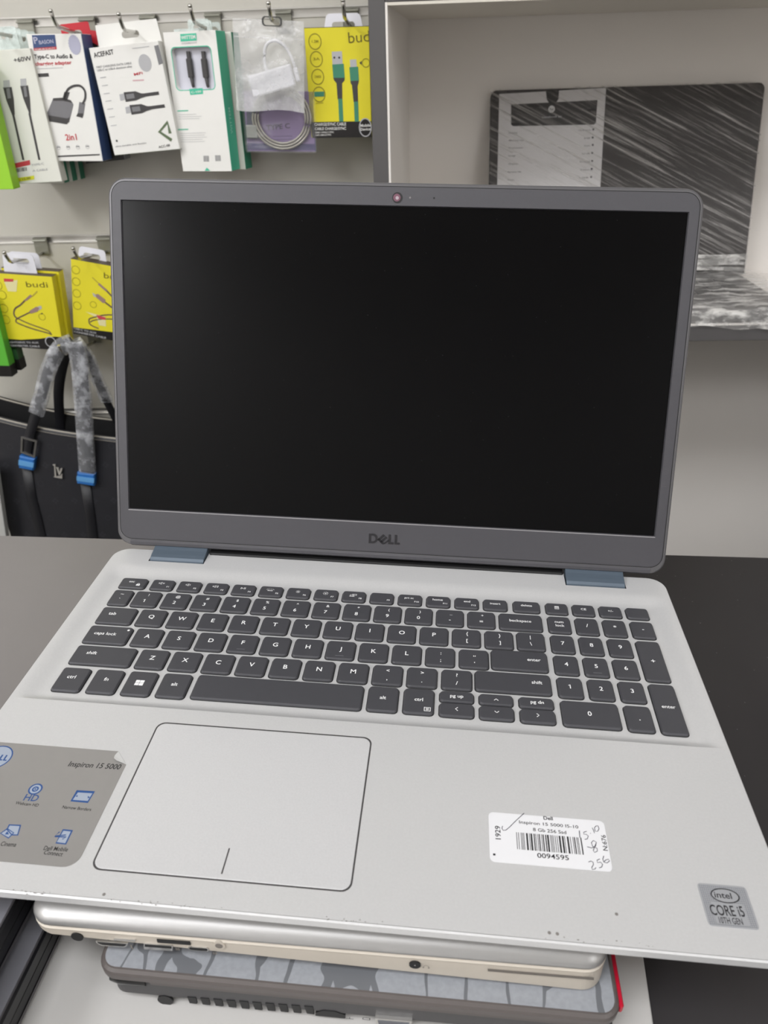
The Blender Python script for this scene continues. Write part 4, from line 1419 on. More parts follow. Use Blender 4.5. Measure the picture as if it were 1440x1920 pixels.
# --- braided cable box
c = Carton('cable_box', 'white cable box with a printed pair of black plugs and a green arrow', 'box', [(167, 93), (300, 73), (333, 279), (215, 292)], 4, 20, WHITEC, under=MOSS)
w_, h_ = c.w / 2, c.h / 2
fl = [(-w_ + 5, h_ - .4), (w_ - .4, h_ - .4), (w_ - 3, h_ + 21), (-w_ + 7, h_ + 21)]
tab(c.t, WHITEC, -w_ + 5, w_ - 1, h_ - .4, h_ + 22, 18.5, c.hole(-284, GT, 18.5, -19, half=10, shift=-6), r=1.0, top=1.5)
c.text('ACEFAST', (177, 108), (214, 101), 4.4, DARKP, 3, .02)
for i, (x0, y0, x1, y1) in enumerate(((182, 128, 247, 120), (183, 134, 248, 126))):
    c.text('FAST CHARGING DATA CABLE' if i == 0 else 'USB-C to USB-A aluminum alloy', (x0, y0), (x1, y1), 2.0, GREYP, 3, .008)
c.line('printed_picture', LGREY, [(248, 91), (280, 87)], .6, 2)
c.disc('printed_emblem', LGREY, (272, 118), 7.2, 2, 8.6)
c.poly('printed_emblem', GREYP, [(289, 86), (297, 84), (306, 118), (298, 122)], 2)
c.text('MFi', (252, 142), (268, 139), 2.6, PINK, 3)
c.line('printed_picture', mat('print_pale_pink', (214, 170, 176), .5), [(249, 151), (270, 150)], 1.2, 2)
for k, yy in enumerate((146, 161, 176, 190, 205, 220, 236)): c.line('printed_icons', LGREY, [(188 + 3.3 * k, yy), (199 + 3.3 * k, yy - 1.5)], .7 if k else .9, 2)
for (x, y) in ((232, 175), (243, 199)):
    c.poly('printed_picture', LGREY, [(x - 8, y + 2), (x + 1, y), (x + 3, y + 12), (x - 6, y + 14)], 2)
    c.poly('printed_picture', DARKP, [(x, y - 2), (x + 22, y - 4), (x + 33, y), (x + 41, y), (x + 42, y + 6), (x + 32, y + 9), (x + 24, y + 13), (x + 4, y + 16)], 3)
    c.poly('printed_picture', GREYP, [(x + 4, y + 2), (x + 19, y), (x + 21, y + 9), (x + 6, y + 11)], 4)
    c.line('printed_picture', DARKP, [(x + 40, y + 3), (x + 66, y - .5)], 3.4, 2)
gl_ = [(314, 227), (297, 246), (322, 263), (318, 255), (306, 246), (314, 238), (318, 249), (322, 250)]
c.line('printed_arrow', MOSS, [(322, 263), (299, 247), (314, 229), (319, 250)], 3.6, 3)
c.text('ACC-08', (298, 278), (319, 274), 2.4, DARKP, part='model_code')
c.text('ultra durable and flexible', (217, 276), (275, 269), 1.6, GREYP, 3, .004)
c.disc('printed_icons', DARKP, (219, 264), 1.2, 2)
c.done()

# --- white and green boxes with plastic loops
for k in (1, 0):
    q = [(306, 62), (403, 55), (435, 322), (343, 320)]
    c = Carton('cable_box', ('white and green cable box with a window showing two plugs', 'white and green cable box tucked behind the windowed one')[k], 'box', q, 6, 24 if not k else 20, OFFW, 'white and green boxes', yaw=.22, side=GREENC if not k else GREEND, part='carton' if k else None)
    w_, h_ = c.w / 2, c.h / 2
    if k:
        c.t.matrix_world = c.t.matrix_world @ T(6, 27, -1)
    else:
        # carton with a real window: frame pieces round the opening, tray inside
        wx0, wz0 = c.p(333, 168); wx1, wz1 = c.p(391, 88); 
        wx0, wx1 = c.p(325, 120)[0], c.p(398, 120)[0]; wz0, wz1 = c.p(365, 168)[1], c.p(365, 88)[1]
        o = rrect(-w_, w_, -h_, h_, .3, 6); i = rrect(wx0, wx1, wz0, wz1, 4.5, 6)
        mb = MB(); n = len(o)
        mb.ring2(o, i, 0, 'y'); mb.add([(x, yy, z) for yy in (0, 7) for x, z in i], [(a, (a + 1) % n, n + (a + 1) % n, n + a) for a in range(n)])
        mb.add([(x, yy, z) for yy in (0, 24) for x, z in o], [(a, (a + 1) % n, n + (a + 1) % n, n + a) for a in range(n)])
        mb.flat(o, 24, 'y')
        mb.build('carton', WHITEC, c.t)
        MB().ring2(inset(i, -.9), i, -.12, 'y').build('window_edge', GREENC, c.t)
        MB().flat(inset(i, -.3), 7, 'y').build('tray', mat('tray_lilac_white', (206, 206, 216), .4), c.t)
        for px in (350, 378):
            u0, v0 = c.p(px - 2, 96); u1, v1 = c.p(px + 6, 166)
            mb = MB(); um = c.p(px + 1, 110)[0]
            mb.box(um - 2.2, um + 2.2, 3.0, 6.0, v0 - 8, v0, bev=.6)
            mb.box(um - 3.4, um + 3.4, 2.0, 6.2, v0 - 26, v0 - 7, bev=1.0)
            mb.tube([(um + .2, 4.2, v0 - 25), (um + .6, 4.2, v0 - 34), (um + 1.4, 4.4, v1 + 1)], [2.4, 1.7, 1.5], 8)
            mb.build('plug', DARKP, c.t)
        c.poly('printed_panel', GREENC, [(338, 64), (368, 62), (369, 76), (339, 78)], 2)
        c.text('WITTEM', (340, 74), (367, 72), 3.2, WHITEC, 3, .02)
        c.text('GERMANY', (341, 83), (370, 81), 1.6, LGREY, 3, .004)
        c.poly('printed_panel', GREENC, [(355, 167), (380, 165), (381, 176), (357, 178)], 2)
        c.text('C-100', (359, 175), (378, 173), 1.9, WHITEC, 3)
        for yy in (208, 243): c.line('heading_bar', GREENC, [(333, yy), (353, yy - .6)], 1.0, 2 if yy < 220 else 3)
        for yy, ln in ((215, 34), (219, 44), (223, 40), (250, 52), (254, 50), (258, 54), (262, 46), (266, 50)):
            c.line('small_print', mat('print_faint_grey', (206, 206, 204), .5), [(334 + (yy - 208) * .1, yy), (334 + ln, yy - 1)], .7, 2)
        for (x, y) in ((382, 292), (404, 291)):
            for j in range(5):
                c.line('printed_symbols', GREYP, [(x + 2.2 * j, y), (x + 2.2 * j + .8, y + 11)], .7 + .3 * (j % 2), 2)
        c.poly('printed_arrow', GREENC, [(384, 320), (388, 314), (394, 320)], 2)
        sd = MB()
        text(sd, 'WITTEM', (6.0 + 12, -40), None, 5.0, 0, 'z')
        # lettering on the green side, running upwards
        vs = [(w_ + .3, 12 + 5 * 0 - (v[1] + 40) + 2.5, (v[0] - 18) - 32) for v in sd.v]
        MB().add(vs, sd.f).build('side_lettering', mat('pale_green_ink', (170, 224, 206), .5), c.t)
    for j in range(2 if not k else 1):
        ho = c.hole(-206, GT, 2 + 11 * j + 27 * k, half=10, low=7)
        tab(c.t, TABC, ho[0] - 3, ho[1] + 3, h_ - .4, max(ho[3] + 3, h_ + 10), 2 + 11 * j, ho, r=3, th=1.0)
    MB().box(-19, 12, 1, 14, h_ - .3, h_ + 2.6, bev=.6).build('tab_base', TABC, c.t)
    c.done()

# --- clear pouch with a white adapter inside
PB = film('pouch_plastic', (20, 20, 20), .45, .35, .24, .14, rgb=(240, 240, 240), top=.5)
pq = [(440, 41), (571, 33), (569, 212), (440, 204)]
c = Carton('plastic_pouch', 'clear plastic pouch holding a white adapter', 'pouch', pq, -8, 6, PB, part=None)
w_, h_ = c.w / 2, c.h / 2
N = 30
ho_ = c.hole(-122, GT, -2, half=9)
rn = random.Random(5)
def wav(u, v, s): return (1.4 * sin(6 * u + 3 * v + s) + 1.0 * sin(11 * v - 4 * u + 2 * s) + .7 * sin(17 * u * v + s)) * (1 - abs(u) ** 3)
for s_, y0 in ((0.0, -6.5), (1.7, 6.5)):
    vs = []; fs = []
    for j in range(N + 1):
        for i in range(N + 1):
            u = -1 + 2 * i / N; v = -1 + 2 * j / N
            e = (1 - u * u) ** .5 * (1 - max(v - .55, 0) / .45 if v > .55 else 1) * (1 - v * v * .6 if v < 0 else 1)
            zz = v * h_ + (1.6 * sin(3 * u + .5) if j == 0 else 0)
            vs.append((u * w_, y0 * max(e, 0) * (1 if v < .8 else .3) + wav(u, v, s_), zz))
    for j in range(N):
        for i in range(N):
            u = -1 + 2 * (i + .5) / N; v = -1 + 2 * (j + .5) / N
            if ho_[2] < v * h_ < ho_[3] and ho_[0] < u * w_ < ho_[1]: continue      # the euro slot
            fs.append((j * (N + 1) + i, j * (N + 1) + i + 1, (j + 1) * (N + 1) + i + 1, (j + 1) * (N + 1) + i))
    MB().add(vs, fs, 0, True).build('pouch_wall', PB, c.t)
MB().box(-w_ + 1, w_ - 1, -1.2, -.5, h_ * .60, h_ * .63, bev=.2).build('seal_strip', PB, c.t)
ho = c.hole(-122, GT, -2, half=9)
MB().ring2(rrect(ho[0] - 2, ho[1] + 2, ho[2] - 1, ho[3] + 1.2, 3.5, 6), rrect(ho[0], ho[1], ho[2], ho[3], 2.6, 6), -2.4, 'y').build('slot_shade', mat('slot_shade_grey', (70, 70, 68), .5), c.t)  # dark ring stands in for the shade seen in the slot
c.done()
ADW = mat('adapter_white', (222, 222, 226), .35)
Mp = frame(c.o, c.ax, c.n, EZ) @ RY(-.22)
ad_ = thing('adapter', 'white rectangular adapter with a looped lead inside the clear pouch', 'adapter', Mp)
MB().box(-27, 24, -3.5, 3.5, -25, -3, bev=1.6).build('body', ADW, ad_)
MB().tube(catmull([(-4, 0, -5), (-3, .5, 8), (3, .5, 20), (14, 0, 22), (23, -.5, 14), (27, -.5, 2), (28, 0, -8)], 6), 1.9, 8).build('lead', ADW, ad_)
MB().box(25, 30.5, -2.6, 2.6, -22, -8, bev=1.2).build('plug', ADW, ad_)

# --- purple cable pack behind the pouch
c = Carton('cable_pack', 'purple cable pack with a coiled grey cable in a clear tray', 'pack', [(457, 172), (587, 170), (592, 285), (463, 283)], 20, 3, PURP, part='backing_card', side=NAVY)
c.text('TYPE C', (500, 244), (544, 240), 5.0, mat('print_dark_purple', (40, 28, 60), .5), 2, .02)
for yy in (256, 262): c.line('small_print', mat('print_mid_purple', (88, 70, 112), .5), [(512, yy), (548, yy - 1)], 1.2, 2)
c.poly('printed_panel', mat('print_indigo', (52, 44, 92), .5), [(463, 268), (590, 270), (591, 282), (464, 281)], 1)
c.poly('printed_panel', mat('print_slate', (60, 60, 78), .5), [(462, 205), (480, 205), (482, 236), (463, 238)], 1)
CAB = mat('coiled_cable_grey', (160, 156, 146), .25, metal=.3)
cx, cy = c.p(529, 222)
for r_, yy in ((26, -4), (23.4, -3.2), (28.6, -3.4)):
    MB().tube([(cx + r_ * 1.2 * cos(t), yy, cy + r_ * 1.12 * sin(t)) for t in np.linspace(0, 2 * pi, 41)], 1.35, 8, caps=False).build('cable_coil', CAB, c.t)
MB().box(*(lambda u, v: (u - 7, u + 7, -5, -1, v - 9, v + 5))(*c.p(473, 243)), bev=1).build('plug', mat('plug_silver', (150, 152, 146), .3, metal=.4), c.t)
MB().box(-c.w / 2 - 1, c.w / 2 + 2, -9, -.3, -c.h / 2 - 1, c.h / 2, bev=1.5).build('clear_tray', film('tray_film', (14, 14, 60), .56, .2, .06, .08, top=.3), c.t)
c.done()


def yellow_box(label, quad, d, depth, plugs, group=None, kind=0, part='carton'):
    c = Carton('cable_box', label, 'box', quad, d, depth, YEL, group)
    w_, h_ = c.w / 2, c.h / 2
    MB().box(-w_ - .1, w_ + .1, -.1, depth + .1, h_ - .2, h_ + .25).build('top_panel', mat('box_top_brown', (78, 66, 52), .5), c.t)
    return c, w_, h_


# --- yellow box beside the shelf
c, w_, h_ = yellow_box('yellow and black cable box with green plugs, partly behind the shelf side', [(569, 53), (692, 48.5), (697, 257), (584, 258)], 20, 22, None)
c.poly('black_band', BLK, [(582, 229), (696, 227), (697, 257), (586, 259)], 1)
ho = c.hole(-43, GT, 19, half=13, shift=-6)
tab(c.t, mat('tab_white', (226, 226, 232), .45), ho[0] - 9, min(ho[1] + 9, w_), h_ - .2, ho[3] + 8, 19, ho, r=4, top=3, th=.7)
for k, s in enumerate(('1.2M', '3A', 'CHARGE', '')):
    c.ring('printed_icons', YELD, (590.6 + 2.6 * k, 78 + 33 * k), 7.4, 1.0, 2, 8.0)
    if s: c.text(s, (585 + 2.6 * k, 80 + 33 * k), (597 + 2.6 * k, 79.5 + 33 * k), 2.4, YELD)
c.poly('printed_icons', TEALP, [(589, 172), (608, 171.5), (608, 181), (589.5, 181.5)], 2)
c.text('NYLON', (593, 195), (606, 194), 1.4, YELD)
c.text('bud', (654, 81), (693.5, 77.5), 10.4, mat('print_brand_olive', (104, 92, 20), .5), 3, -.006)
usb_plug(c, [[(622, 97), (641, 96), (642.5, 120), (623.5, 121)], [(623, 121), (644.5, 119.5), (646.5, 146), (625, 146)],
             [(625, 146), (646.5, 145), (646, 151), (641.5, 156), (642, 185), (633, 186), (631, 156), (626, 150)], [(638, 185), (640, 228)]],
         LGREY, TEALP, DARKP, TEALP, 5.0)
usb_plug(c, [[(656, 112), (668, 111), (669, 126), (657, 126)], [(655, 126), (671.5, 125), (673, 151), (657, 152)],
             [(657, 152), (673, 151), (672, 156), (670.5, 162), (671.5, 190), (663, 191), (660, 160), (657.5, 156)], [(667.5, 190), (669, 228)]],
         LGREY, TEALP, DARKP, TEALP, 5.0)
for x, y in ((627, 108), (636, 108)): c.disc('printed_picture', DARKP, (x, y), 1.1, 4)
c.ring('printed_icons', YELD, (686, 118), 4.6, .8, 2); c.poly('printed_icons', DARKP, [(674, 118), (678, 114), (678, 122)], 3)
for i, (s, x1, y, cp) in enumerate((('CHARGE/SYNC CABLE', 649, 236, 3.0), ('CABLE CHARGE/SYNC', 649, 244, 2.8), ('CABO CARGA E SYNC', 626, 250, 1.7), ('CAVO CARICA E SYNC', 621, 255, 1.7))):
    c.text(s, (590 + .6 * i, y), (x1, y - 1), cp, WHITEC, 3, .01)
c.ring('round_badge', LGREY, (685, 239), 7.6, 1.2, 3, 10); c.disc('round_badge', BLK, (685, 239), 6.6, 2, 9)
c.text('Mobile', (676, 238), (695, 237), 2.8, WHITEC, 4, .02); c.text('Device', (676, 245), (695, 244), 2.6, WHITEC, 4, .02)
c.done()

# --- upright yellow boxes on the lower row
TABW = mat('tab_white', (226, 226, 232), .45)
for k in (1, 0):
    lab = ('upright yellow cable box with a red price sticker and a printed audio cable', 'second yellow cable box behind the upright one with the sticker')[k]
    q = [(-10, 513), (97, 517), (119, 657), (13, 650)]
    c, w_, h_ = yellow_box(lab, q, -4, 14, None, 'upright yellow boxes')
    if k:
        c.t.matrix_world = c.t.matrix_world @ T(3, 15.5, 3)
    else:
        c.poly('black_band', BLK, [(10, 635), (40, 637), (75, 635), (103, 631), (116, 632), (119, 657), (13, 650)], 1)
        c.text('budi', (50, 538), (90, 539), 7.0, mat('print_brand_olive', (104, 92, 20), .5), 3, -.004)
        c.poly('price_sticker', PINK, [(7, 522), (25, 523), (25, 528), (8, 528)], 3)
        c.poly('price_sticker', mat('sticker_pale', (222, 214, 160), .5), [(8, 528), (33, 525), (31, 547), (15, 546)], 2)
        cb_ = mat('print_cable_brown', (96, 76, 66), .5)
        c.line('printed_picture', mat('print_tip_gold', (176, 160, 60), .5), [(60, 556), (70, 546)], 1.2, 3)
        c.poly('printed_picture', mat('print_mauve', (150, 122, 116), .5), [(57, 552), (61, 555), (50, 564), (45, 563)], 3)
        c.line('printed_picture', cb_, [(47, 563), (38, 572), (29, 578), (26, 586), (28, 593), (33, 597)], 2.0, 2, 5)
        c.poly('printed_picture', mat('print_mauve', (150, 122, 116), .5), [(55, 583), (68, 575), (74, 577), (71, 584), (58, 588)], 3)
        c.poly('printed_picture', LGREY, [(70, 575), (77, 573), (79, 578), (73, 582)], 2)
        c.line('printed_picture', cb_, [(57, 585), (45, 591), (33, 597), (30, 601), (34, 606), (60, 616), (92, 625), (97, 628)], 1.7, 2, 5)
        c.line('printed_picture', cb_, [(33, 597), (55, 607), (90, 620), (96, 628)], 1.5, 2, 5)
        for x, y in ((-4, 535), (4, 553), (7, 578), (11, 599)): c.ring('printed_icons', YELD, (x, y), 5.8, .7, 2)
        c.ring('printed_icons', YELD, (79, 594), 4.6, .6, 2); c.poly('printed_icons', DARKP, [(76, 589), (79, 586), (81, 589)], 3)
        c.text('LIGHTNING TO AUX', (16, 643), (73, 644), 2.4, LGREY, 3, .02); c.text('CONVERTER CABLE', (16, 649), (75, 651), 2.4, LGREY, 3, .02)
        c.ring('round_badge', LGREY, (95, 641), 7.4, 1.2, 3)
    ho = c.hole(-478, GL, 9 + 15.5 * k, -13, half=14)
    if k: ho = (ho[0] - 3, ho[1] - 3, ho[2] - 3, ho[3] - 3)
    tab(c.t, TABW, ho[0] - 7, ho[1] + 8, h_ - .2, ho[3] + 6, 9, ho, r=5, top=2, th=.8)
    c.done()

# --- tilted yellow box
c, w_, h_ = yellow_box('tilted yellow cable box beside the laptop lid, with a torn price sticker', [(128, 485), (236, 503), (250, 654), (142, 617)], 12, 18, None)
c.uv('black_band', BLK, [(-1, -1), (1, -1), (1, -.74), (-1, -.82)], 1)
c.text('budi', (195, 521), (232, 528), 7.2, mat('print_brand_olive', (104, 92, 20), .5), 3, -.004)
mv = mat('print_mauve', (150, 122, 116), .5); cb_ = mat('print_cable_brown', (96, 76, 66), .5)
c.line('printed_picture', mat('print_tip_gold', (176, 160, 60), .5), [(173, 520), (185, 531)], 1.2, 3)
c.line('printed_picture', mv, [(185, 532), (200, 545)], 3.0, 3); c.line('printed_picture', cb_, [(200, 545), (216, 562), (236, 580)], 2.2, 2)
c.poly('printed_picture', LGREY, [(173, 549), (178, 551), (181, 557), (176, 556)], 2)
c.poly('printed_picture', mv, [(179, 552), (184, 551), (198, 562), (197, 568), (193, 568), (181, 558)], 3)
c.line('printed_picture', cb_, [(196, 566), (208, 575), (236, 592)], 2.2, 2)
c.line('printed_picture', cb_, [(240, 596), (205, 590), (172, 596), (167, 601), (170, 609), (185, 616)], 1.6, 2, 5)
c.line('printed_picture', cb_, [(240, 602), (205, 598), (178, 600), (169, 604)], 1.4, 2, 5)
for k, (x, y) in enumerate(((142, 506), (143, 528), (144, 550), (145, 573))): c.ring('printed_icons', YELD, (x, y), 5.4, .7, 2)
c.ring('printed_icons', YELD, (175, 571), 4.4, .6, 2)
c.poly('price_sticker', mat('sticker_pale', (222, 214, 160), .5), [(160, 584), (198, 594), (199, 612), (186, 610), (182, 596)], 2)
c.poly('price_sticker', PINK, [(181, 590), (198, 595), (198, 600), (184, 597)], 3)
c.text('USB-C TO AUX', (139, 617), (181, 626), 2.4, LGREY, 3, .02); c.text('CONVERTER CABLE', (139, 623), (199, 635), 2.4, LGREY, 3, .02)
ho = c.hole(-390, GL, 15, -10, half=11)
tab(c.t, TABW, ho[0] - 7, ho[1] + 8, h_ - .2, ho[3] + 7, 15, ho, r=4, top=2, th=.8)
c.done()

# --- green and black boxes at the lower left edge
for k in (1, 0):
    c = Carton('cable_box', ('leaf green box with a black bottom below the yellow boxes', 'dark green box behind the leaf green one')[k], 'box', [(-62, 560), (-12, 560), (20, 702), (-40, 708)], -18, 16, LEAF if not k else mat('dark_green_card', (46, 86, 50), .4), 'green boxes')
    w_, h_ = c.w / 2, c.h / 2
    MB().box(-w_ - .3, w_ + .3, -.3, 16.3, -h_ - .3, -h_ + 15).build('bottom_band', BLK, c.t)
    if k: c.t.matrix_world = c.t.matrix_world @ T(5, 18, 3)
    c.done()

# ================================================================== black bag hanging by its straps
BAGM = mat('black_coated_canvas', (44, 44, 48), 0.45, noise=0.12, nscale=70, bump=0.5, bscale=170)
BAGD = mat('bag_lining_black', (18, 18, 19), 0.7)
PIPE = mat('cream_piping', (178, 172, 160), 0.45)
STRAPM = mat('black_strap', (28, 28, 32), 0.5, bump=.1)
WRAP = film('strap_wrap_film', (60, 60, 60), .44, .22, .20, .12, rgb=(226, 228, 233), top=.72)
CLIPB = mat('blue_foam', (44, 112, 186), 0.5)
bag = thing('shoulder_bag', 'black shoulder bag with wrapped straps and blue buckle guards hanging below the yellow boxes', 'bag', M_WALL)
BD0 = 2.0
topz = lambda x: -118 + (x + 603) * -.235 - 6 * sin((x + 603) / 60.0)
XB0, XB1, ZB = -603.0, -318.0, -440.0
xsb = list(np.linspace(XB0, XB1, 20))
outline = [(XB0 + 8, ZB), (XB1 - 8, ZB), (XB1, ZB + 10)] + [(x, topz(x)) for x in reversed(xsb)] + [(XB0, ZB + 10)]
MB().prism(outline, BD0 + 8, BD0, 'y', bev=2.5).build('front_panel', BAGM, bag)
MB().prism([(x, z if z < -300 else z + 7) for x, z in outline], BD0 + 46, BD0 + 54, 'y').build('back_panel', BAGD, bag)
mb = MB()
for a, b in zip(outline[-1:] + outline[:3], outline[:4]):
    mb.add([(a[0], BD0 + 7, a[1]), (b[0], BD0 + 7, b[1]), (b[0], BD0 + 47, b[1]), (a[0], BD0 + 47, a[1])], [(0, 1, 2, 3)])
mb.add([(XB0, BD0 + 7, ZB + 10), (XB0, BD0 + 47, ZB + 10), (XB0, BD0 + 47, topz(XB0) + 4), (XB0, BD0 + 7, topz(XB0))], [(0, 1, 2, 3)])
mb.build('gusset', BAGM, bag)
for dz, yy in ((0, BD0 + 2), (-4.2, BD0 + 1)):
    MB().tube([(x, yy, topz(x) + dz) for x in xsb], 1.15, 8).build('piping', PIPE, bag)
MB().tube([(x, BD0 + 46, topz(x) + 8) for x in xsb], 1.3, 8).build('piping', PIPE, bag)


def wp(px, py, d):
    u, v = wall(px, py, d); return (u, d, v)


# straps: left front, right front, the two rear ones
def strap_part(name, pts, wd, th, m):
    p = catmull([wp(*q_) for q_ in pts], 5)
    return MB().strap(p, wd, th).build(name, m, bag)


A1 = [(136, 640, -16), (112, 652, -14), (92, 690, -10), (80, 735, -7), (68, 775, -5), (56, 815, -3), (48, 850, -2)]
B1 = [(138, 640, -19), (148, 672, -17), (154, 730, -14), (158, 790, -10), (162, 850, -6), (164, 885, -4)]
C1 = [(140, 638, -10), (162, 664, -2), (178, 700, 12), (200, 752, 28), (230, 812, 42), (250, 850, 46)]
D1 = [(130, 642, -8), (116, 690, 10), (110, 735, 30), (112, 785, 46), (115, 830, 50)]
strap_part('strap', A1, 13.5, 3.0, STRAPM)
strap_part('strap', B1, 19.0, 3.0, STRAPM)
strap_part('strap', C1, 11.0, 3.0, STRAPM)
strap_part('strap', D1, 14.0, 3.0, STRAPM)
strap_part('strap_wrap', A1[:5], 21, 7, WRAP)
strap_part('strap_wrap', B1, 24, 7.5, WRAP)
strap_part('strap_wrap', C1[:4], 17, 7, WRAP)
# buckles, blue guards, seams
for (x0, x1, y0, y1, nm) in ((39, 70, 820, 852, 0),):
    q_ = [wall(x, y, -4) for x, y in ((40, 818), (70, 826), (66, 858), (39, 848))]
    i_ = inset(q_, 2.6)
    mb = MB()
    for yy in (-5.5, -3.0): mb.ring2(q_, i_, yy, 'y')
    for loop in (q_, i_): mb.add([(a, yy, b) for yy in (-5.5, -3.0) for a, b in loop], [(k, (k + 1) % 4, 4 + (k + 1) % 4, 4 + k) for k in range(4)])
    mb.build('buckle', STEEL, bag)
for q_ in ([(38, 853), (67, 859), (64, 881), (37, 876)], [(146, 884), (179, 888), (178, 910), (146, 905)]):
    pts = [wall(x, y, -3) for x, y in q_]
    g_ = MB().prism(pts, 1.8, -7, 'y', bev=1.6).build('buckle_guard', CLIPB, bag)
    mid = [((pts[0][0] * (1 - t) + pts[3][0] * t), (pts[0][1] * (1 - t) + pts[3][1] * t)) for t in (.3, .7)]
    mi2 = [((pts[1][0] * (1 - t) + pts[2][0] * t), (pts[1][1] * (1 - t) + pts[2][1] * t)) for t in (.3, .7)]
    MB().prism([mid[0], mi2[0], mi2[1], mid[1]], -6.9, -7.8, 'y').build('guard_band', mat('pale_blue_foam', (104, 166, 220), .4), g_)
for pts in ([(50, 878), (58, 930), (70, 975), (80, 1020), (95, 1100)], [(160, 908), (168, 960), (175, 1015), (182, 1100)]):
    p = [wp(x, y, .9) for x, y in pts]
    MB().strap(p, 15, 1.6).build('strap_tail', STRAPM, bag)
# metal letters on the front
EMB = mat('pewter_letters', (190, 186, 178), .45, metal=.3)
mb = MB()
def wl(pts): return [wall(x, y, 0) for x, y in pts]
mb.prism(wl([(99, 871), (104, 871), (104, 873), (106, 893), (114, 892), (115, 889), (117, 889), (117, 897), (101, 894), (103, 892), (102, 873)]), .9, -1.2, 'y')
mb.prism(wl([(105, 876), (110, 877), (110, 878), (112, 885), (114, 878), (117, 878), (117, 880), (113, 890), (111, 890), (107, 878)]), .8, -1.4, 'y')
mb.build('metal_letters', EMB, bag)
# faint embossed rosettes
mb = MB()
rn = random.Random(3)
for j in range(8):
    for i in range(9):
        x = -590 + 30 * i + (15 if j % 2 else 0); z = -175 - 30 * j
        if x > XB1 - 12 or z > topz(x) - 12: continue
        if abs(x + 497) < 14 and abs(z + 213) < 16: continue
        if j % 2:
            for t in range(4):
                a = t * pi / 2; mb.flat(circle(x + 3.2 * cos(a), z + 3.2 * sin(a), 2.2, 8), BD0 - .12, 'y')
        else:
            mb.ring2(circle(x, z, 4.6, 14), circle(x, z, 3.6, 14), BD0 - .12, 'y')
mb_o = mb.build('embossed_pattern', mat('embossed_black', (56, 56, 60), .35), bag)
mb_o['kind'] = 'stuff'

# pale carton standing left of the bag
c = Carton('paper_bag', 'pale grey folded carton edge left of the black bag', 'carton', [(-60, 870), (-6, 880), (18, 1060), (-50, 1060)], -20, 10, mat('pale_grey_card', (196, 196, 192), .5))
c.done()

# ================================================================== wrapped laptop on the shelf
HPX, HPD = 325.5, 204.0
HPB = mat('wrapped_base_grey', (92, 90, 90), 0.35, noise=.25, nscale=25)
HPL = mat('wrapped_lid_black', (44, 40, 39), 0.5, noise=.2, nscale=8)
lean = .237
M_H = M_WALL @ T(HPX, HPD, -9.7)
hp = thing('wrapped_laptop', 'open black laptop wrapped in stretch film standing on the shelf', 'laptop', M_H)
bs = MB().rings([[(x, y, z) for x, y in rrect(-187 + e, 187 - e, -200 + e, 6 - e, 9, 5)] for e, z in ((3, 0), (0, 3), (0, 15), (2, 17.5))]).build('base', HPB, hp)
for j in range(5):
    for i in range(14):
        x = -160 + i * 22.8; y = -28 - j * 19
        MB().box(x, x + 19.5, y - 16, y, 17.4, 18.6, bev=.5).build('key', DARKP, hp)
MB().prism(rrect(-70, 40, -190, -128, 3, 4), 17.4, 18.0).build('touchpad', HPB, hp)
ML = T(0, 0, 15) @ RX(-lean)
nL = EY * cos(lean) - EZ * sin(lean)
oL = WO + EX * HPX + EY * HPD + EZ * 5.3
zL = EZ * cos(lean) + EY * sin(lean)


def hpx(px, py):
    h = hit((px, py), oL, nL) - oL; return float(h @ EX), float(h @ zL)


tl, tr = hpx(920, 170), hpx(1434, 154)
hh = (tl[1] + tr[1]) / 2; xa, xb = tl[0], (tr[0] + hpx(1397, 512)[0]) / 2
lidH = MB().rings([[(x, y, z) for x, z in rrect(xa + e, xb - e, 0 + e, hh - e, (3, 3, 9, 9), 6)] for e, y in ((1, -.4), (0, .4), (0, 5), (2, 6.5))]).build('lid', HPL, hp, ML)
MB().prism(rrect(xa + 10, xb - 14, 22, hh - 14, .5, 2), -.3, -.7, 'y').build('screen', mat('black_glass', (40, 36, 35), .55), lidH)
FILM1 = film('stretch_film', (6, 6, 230), .50, .22, .04, .22, rgb=(226, 222, 218), top=.62, rotz=-.46)  # pale streaks paint in highlights along the stretched creases
FILM2 = film('stretch_film_flat', (26, 90, 60), .46, .18, .16, .12, rgb=(232, 230, 226), top=.85)
vs = []; fs = []
NX, NZ = 50, 34
for j in range(NZ + 1):
    for i in range(NX + 1):
        u = i / NX; v = j / NZ
        x = xa - 1 + (xb - xa + 2) * u; z = -2 + (hh + 3) * v
        vs.append((x, -1.9 + .7 * sin(x * .09 + z * .16) + .4 * sin(x * .05 - z * .31), z))
for j in range(NZ):
    for i in range(NX): fs.append((j * (NX + 1) + i, j * (NX + 1) + i + 1, (j + 1) * (NX + 1) + i + 1, (j + 1) * (NX + 1) + i))
MB().add(vs, fs, 0, True).build('stretch_film', FILM1, lidH)
# bunched band of film across the foot of the screen
mb = MB()
for k, zc in enumerate((28, 22, 15, 8)):
    mb.strap([(x, -3.4 + .8 * sin(x * .07 + k), zc + 2.0 * sin(x * .03 + k * 1.3)) for x in np.linspace(xa, xb, 30)], 5.5, 1.2, side=(0, 0, 1))
mb.build('film_band', FILM2, lidH)
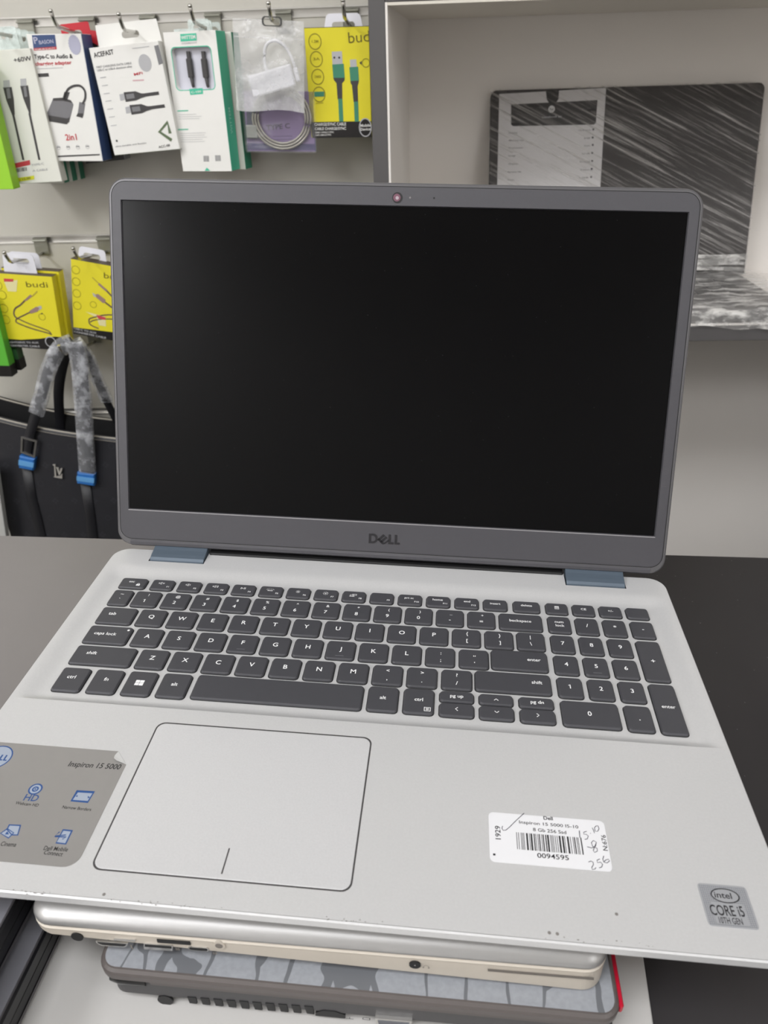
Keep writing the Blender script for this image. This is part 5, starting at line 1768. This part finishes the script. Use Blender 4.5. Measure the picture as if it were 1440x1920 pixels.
# film over the base, its loose front edge hanging over the shelf front
vs = []; fs = []
prof = [(8, 20.5), (-20, 21), (-60, 20.2), (-100, 21), (-150, 20.3), (-192, 20.5), (-203, 17.5), (-206.5, 11), (-208, 3), (-208.6, -4)]
NX = 60
for j, (y, z) in enumerate(prof):
    for i in range(NX + 1):
        x = -192 + 400 * i / NX
        zz = z + .9 * sin(x * .11 + y * .2) + .6 * sin(x * .23 + j)
        if j == len(prof) - 1: zz = z + 3.2 * sin(x * .028) + 1.4 * sin(x * .09 + 1)
        vs.append((x, y + (.6 * sin(x * .17 + j) if j > 5 else 0), zz))
for j in range(len(prof) - 1):
    for i in range(NX): fs.append((j * (NX + 1) + i, j * (NX + 1) + i + 1, (j + 1) * (NX + 1) + i + 1, (j + 1) * (NX + 1) + i))
MB().add(vs, fs, 0, True).build('film_sheet', FILM2, hp)

# specification sheet tucked under the film
M_S = M_H @ ML
sheet = thing('specification_sheet', 'white specification sheet under the film on the shelf laptop', 'paper', M_S)
PAPER2 = mat('sheet_paper', (206, 204, 204), .5)
def HP_(pts): return [hpx(x, y) for x, y in pts]
s0, s1 = hpx(936, 176), hpx(1136, 165)
bot = 62.0
MB().prism([(s0[0], bot), (s1[0], bot), (s1[0], s1[1]), (s0[0], s0[1] - .5)], -.75, -1.05, 'y').build('paper', PAPER2, sheet)
h_ = MB().prism(HP_([(958, 196), (1120, 188), (1117, 231), (1113, 234), (962, 237), (958, 234)]), -1.05, -1.2, 'y').build('printed_header', mat('header_black', (40, 37, 37), .4), sheet)
MB().prism(HP_([(1023, 169), (1048, 168), (1047, 186), (1041, 195), (1031, 196), (1025, 187)]), -1.0, -1.35, 'y').build('hanging_clip', mat('clip_black', (30, 28, 28), .4), sheet)
cx, cz = hpx(1034, 205)
MB().prism(circle(cx, cz, 4.6, 24), -1.2, -1.35, 'y').build('round_logo', mat('logo_pale', (206, 206, 206), .4), sheet)
tx = MB()
def ht(s_, p0, p1, cap, mbx, a=-1.3): text(mbx, s_, hpx(*p0), hpx(*p1), cap, a, 'y', bold=.005)
lo = MB(); ht('hp', (1030.5, 207), (1037.5, 206.6), 3.2, lo, -1.4); lo.build('logo_letters', DARKP, sheet)
hd_ = MB(); ht('notebook pc', (1016, 222), (1053, 220), 2.6, hd_); hd_.build('header_lettering', LGREY, sheet)
for (s_, x0, x1, y) in (('Display', 954, 970, 251), ('Memory size', 954, 982, 265), ('Processor', 954, 981, 279), ('Storage', 953, 966, 294), ('Graphics', 953, 971, 309), ('Battery life', 952, 977, 324), ('Ports', 952, 964, 339)):
    ht(s_, (x0, y), (x1, y - .6), 1.9, tx)
for (s_, x0, x1, y) in (('15.6 inch', 1085, 1107, 246), ('8 GB', 1095, 1106, 261), ('Core', 1095, 1106, 275), ('512 GB', 1091, 1105, 290), ('Intel', 1087, 1105, 305), ('8 hours', 1088, 1104, 320), ('USB', 1086, 1103, 335)):
    ht(s_, (x0, y), (x1, y - .6), 1.9, tx)
    c_ = hpx(x1 + 5, y - 3); tx.flat(circle(c_[0], c_[1], 1.5, 10), -1.3, 'y')
tx.build('printed_text', DARKP, sheet)
